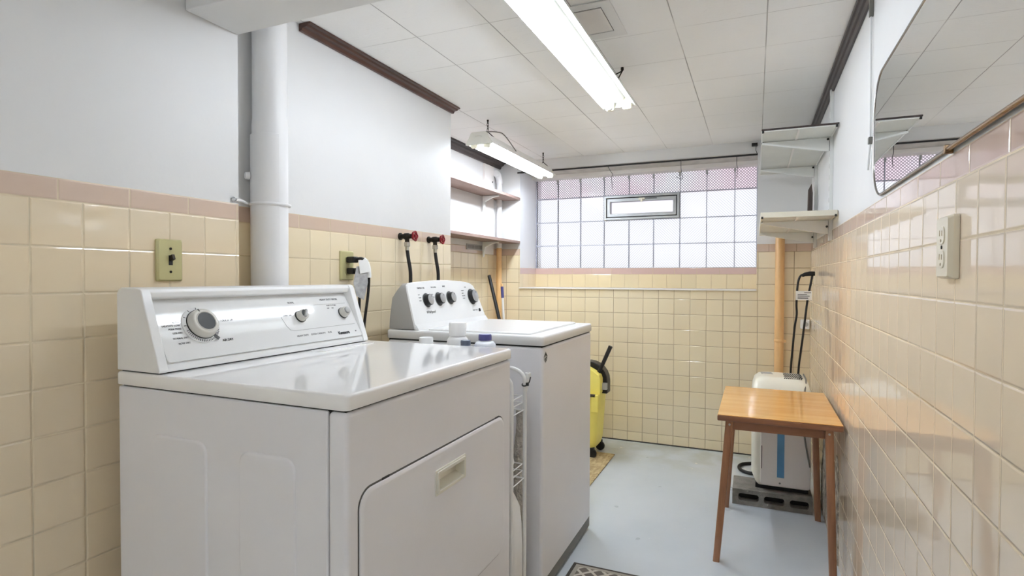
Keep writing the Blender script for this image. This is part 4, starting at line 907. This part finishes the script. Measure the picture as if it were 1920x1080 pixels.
for k in range(4): sv.box(hx0 - .001, hx0 + .004, hy0_ + .055, hy0_ + .066, hz1_ - .085 - k * .022, hz1_ - .077 - k * .022)
obj('side_vent_slots', sv, 'gap', DH)
obj('power_cord', MB().tube(smooth([(.232, hy0_ + .20, hz1_ + .004), (.236, hy0_ + .10, hz1_ - .006), (.230, hy0_ + .04, hz1_ - .030), (.222, hy0_ - .006, hz1_ - .075), (.216, hy0_ - .008, hz1_ - .16), (.228, hy0_ - .009, .35), (.250, hy0_ - .010, .22)], 6), .004, 8), 'cord_grey', DH)
ho = thing('drain_hose', (-.03, 3.60, 0), 'black hose loop on the floor left of the dehumidifier', 'hose')
obj('hose', MB().tube(smooth([(.06, 3.50, .012), (-.01, 3.49, .011), (-.055, 3.515, .010), (-.078, 3.57, .010), (-.070, 3.63, .010), (-.035, 3.67, .010), (.03, 3.70, .010), (.10, 3.70, .010)], 6), .0095, 10), 'black_rubber', ho)

# ================================================================== HAND TRUCK + ADAPTOR in right corner
HC = thing('hand_truck', (.22, 3.52, 0), 'slim black hand truck with bent handle and white tag in the right corner', 'hand truck')
yr = 3.50
obj('left_rod', MB().tube(smooth([(.255, yr, 1.154), (.232, yr, 1.148), (.220, yr, 1.12), (.214, yr, 1.07), (.211, yr, .99), (.213, yr, .93), (.204, yr, .86), (.194, yr + .01, .72), (.187, yr + .02, .60), (.180, yr + .03, .30), (.178, yr + .03, .02)], 5), .0058, 10), 'black', HC)
obj('right_rod', MB().tube(smooth([(.288, yr, 1.150), (.280, yr, 1.10), (.268, yr, 1.03), (.262, yr, .98), (.254, yr, .90), (.244, yr, .80), (.236, yr + .01, .72), (.226, yr + .02, .60), (.220, yr + .03, .30), (.218, yr + .03, .02)], 5), .0058, 10), 'black', HC)
obj('handle_grip', MB().tube([(.236, yr, 1.147), (.252, yr, 1.154), (.275, yr, 1.158), (.300, yr, 1.158)], [.0085, .011, .013, .012], 12), 'black', HC)
obj('toe_plate', MB().box(.165, .245, yr - .06, yr + .045, .0, .012), 'black', HC, bevel=.002)
tgp = obj('paper_tag', MB().box(.206, .286, yr - .012, yr - .0095, 1.012, 1.062), 'paper', HC)
obj('tag_print', MB().box(.216, .268, yr - .0128, yr - .0122, 1.020, 1.026).box(.216, .275, yr - .0128, yr - .0122, 1.032, 1.036).box(.216, .262, yr - .0128, yr - .0122, 1.041, 1.045).box(.248, .282, yr - .0128, yr - .0122, 1.051, 1.055), 'ink', tgp)
ad = thing('plug_adaptor', (.285, YB, .85), 'white plug-in adaptor on the back wall beside the right corner', 'adaptor')
obj('adaptor_body', MB().box(.256, .306, YB - .040, YB - .0005, .822, .880), 'plastic_white', ad, bevel=.006, seg=3)
obj('socket_face', MB().lathe([(.014, 0), (.014, .003)], 18, 0, FR((.284, YB - .040, .852), (0, -1, 0))), 'plastic_grey', ad)

# ================================================================== BROOMS in the niche corner
bh = thing('broom', (-1.36, 3.42, 0), 'thick black broom stick leaning into the niche corner', 'broom')
obj('broom_handle', MB().tube([(-1.372, 3.425, .06), (-1.768, 3.662, 1.146)], .0125, 14), 'black', bh)
obj('broom_head', MB().box(-1.44, -1.28, 3.40, 3.45, .0, .065), 'black_rubber', bh, bevel=.006)
b2 = thing('mop_stick', (-1.60, 3.70, 0), 'slim white mop stick with navy grip leaning at the niche pipe', 'mop')
obj('stick', MB().tube([(-1.600, 3.66, .03), (-1.682, 3.70, 1.06)], .0075, 10), 'plastic_white', b2)
obj('grip', MB().tube([(-1.676, 3.697, .985), (-1.683, 3.701, 1.066)], .0105, 12), 'navy_cap', b2)
obj('grip_tip', MB().tube([(-1.683, 3.701, 1.067), (-1.685, 3.702, 1.085)], .0085, 12), 'tan', b2)
obj('mop_head', MB().box(-1.68, -1.52, 3.62, 3.69, .0, .04), 'plastic_grey', b2, bevel=.006)

# ================================================================== MOP BUCKET
BK = thing('mop_bucket', (-1.08, 3.50, 0), 'yellow wheeled mop bucket with black wringer beyond the washer', 'bucket')
def rbk(x0, x1, y0, y1, z): return [(x, y, z) for x, y in rrect(x0, x1, y0, y1, .045, 5)]
obj('tub', MB().loft([rbk(-1.235, -.915, 3.40, 3.62, .065), rbk(-1.245, -.906, 3.393, 3.627, .10), rbk(-1.27, -.890, 3.38, 3.64, .385), rbk(-1.278, -.884, 3.374, 3.646, .387), rbk(-1.278, -.884, 3.374, 3.646, .405), rbk(-1.262, -.900, 3.39, 3.63, .405), rbk(-1.22, -.93, 3.41, 3.61, .10)]), 'yellow', BK, ang=50)
obj('wringer', MB().prism([(-1.20, .36), (-.912, .36), (-.905, .40), (-.878, .41), (-.876, .50), (-.884, .525), (-.920, .550), (-.965, .572), (-1.20, .585)], 3.40, 3.47, 0, Txz).prism([(-.925, .30), (-.880, .30), (-.880, .41), (-.925, .41)], 3.366, 3.376, 0, Txz), 'yellow', BK, bevel=.008, seg=3)
arc = [(-.975 + .125 * math.cos(math.radians(a)), .475 + .125 * math.sin(math.radians(a))) for a in range(0, 181, 15)]
obj('wringer_press', MB().prism([(-.850, .40)] + arc + [(-1.10, .40)], 3.475, 3.56, 0, Txz), 'black', BK, bevel=.006)
obj('press_bracket', MB().box(-.880, -.848, 3.45, 3.475, .43, .47), 'plastic_grey', BK)
obj('lever_handle', MB().tube([(-.925, 3.46, .50), (-.893, 3.46, .55), (-.826, 3.46, .705)], [.011, .012, .0135], 12), 'black', BK)
for x, y in ((-.930, 3.415), (-.925, 3.60), (-1.22, 3.415), (-1.22, 3.60)):
    w_ = obj('caster', MB().lathe([(.010, -.011), (.028, -.010), (.030, 0), (.028, .010), (.010, .011)], 18, 0, FR((x, y, .030), (0, 1, 0))), 'black_rubber', BK)
    obj('caster_fork', MB().box(x - .012, x + .012, y - .016, y + .016, .050, .068), 'gap', w_)
obj('rim_clip', MB().box(-.935, -.900, 3.366, 3.376, .395, .412), 'brown', BK)

# ================================================================== MATS
m1 = thing('floor_mat', (-1.05, 3.12, 0), 'tan woven mat on the floor before the mop bucket', 'mat', 'mats on the floor')
obj('weave', MB().box(-1.32, -.812, 2.70, 3.535, .0004, .008), 'straw', m1, bevel=.003)
m2 = thing('floor_mat', (-.27, 1.72, 0), 'grey trellis patterned mat at the bottom edge beside the washer', 'mat', 'mats on the floor')
obj('border', MB().box(-.648, .02, 1.20, 2.122, .0004, .006), 'mat_dark', m2, bevel=.002)
obj('inner_band', MB().box(-.634, .006, 1.214, 2.108, .006, .0072), 'mat_light', m2)
obj('field', MB().box(-.618, -.010, 1.230, 2.090, .0072, .0084), 'trellis', m2)

# ================================================================== LIGHT, CAMERA, COLOUR
wd = bpy.data.worlds.new('overcast'); sc.world = wd; wd.use_nodes = True
bg = wd.node_tree.nodes['Background']; bg.inputs[0].default_value = (0.95, 0.965, 1.0, 1); bg.inputs[1].default_value = 0.70

cam = bpy.data.cameras.new('camera'); co = bpy.data.objects.new('camera', cam); COL.objects.link(co)
cam.sensor_width = 36.0; cam.lens = 1052.69 / 1920 * 36; cam.clip_start = 0.02
yaw, pitch, roll = math.radians(23.4356), math.radians(1.0622), math.radians(.16854)
F = Vector((-math.sin(yaw) * math.cos(pitch), math.cos(yaw) * math.cos(pitch), -math.sin(pitch)))
Rv = Vector((math.cos(yaw), math.sin(yaw), 0)); U = Rv.cross(F)
r2 = Rv * math.cos(roll) + U * math.sin(roll); u2 = -Rv * math.sin(roll) + U * math.cos(roll)
m = Matrix.Identity(4)
for i in range(3): m[i][0] = r2[i]; m[i][1] = u2[i]; m[i][2] = -F[i]; m[i][3] = (0, 0, 11.03 * P)[i]
co.matrix_world = m
sc.camera = co
sc.view_settings.view_transform = 'Standard'; sc.view_settings.look = 'None'; sc.view_settings.gamma = 1.0
sc.view_settings.use_curve_mapping = False; sc.view_settings.exposure = 1.24
sc.render.engine = 'CYCLES'
sc.cycles.max_bounces = 14; sc.cycles.diffuse_bounces = 8; sc.cycles.transmission_bounces = 10; sc.cycles.caustics_reflective = False
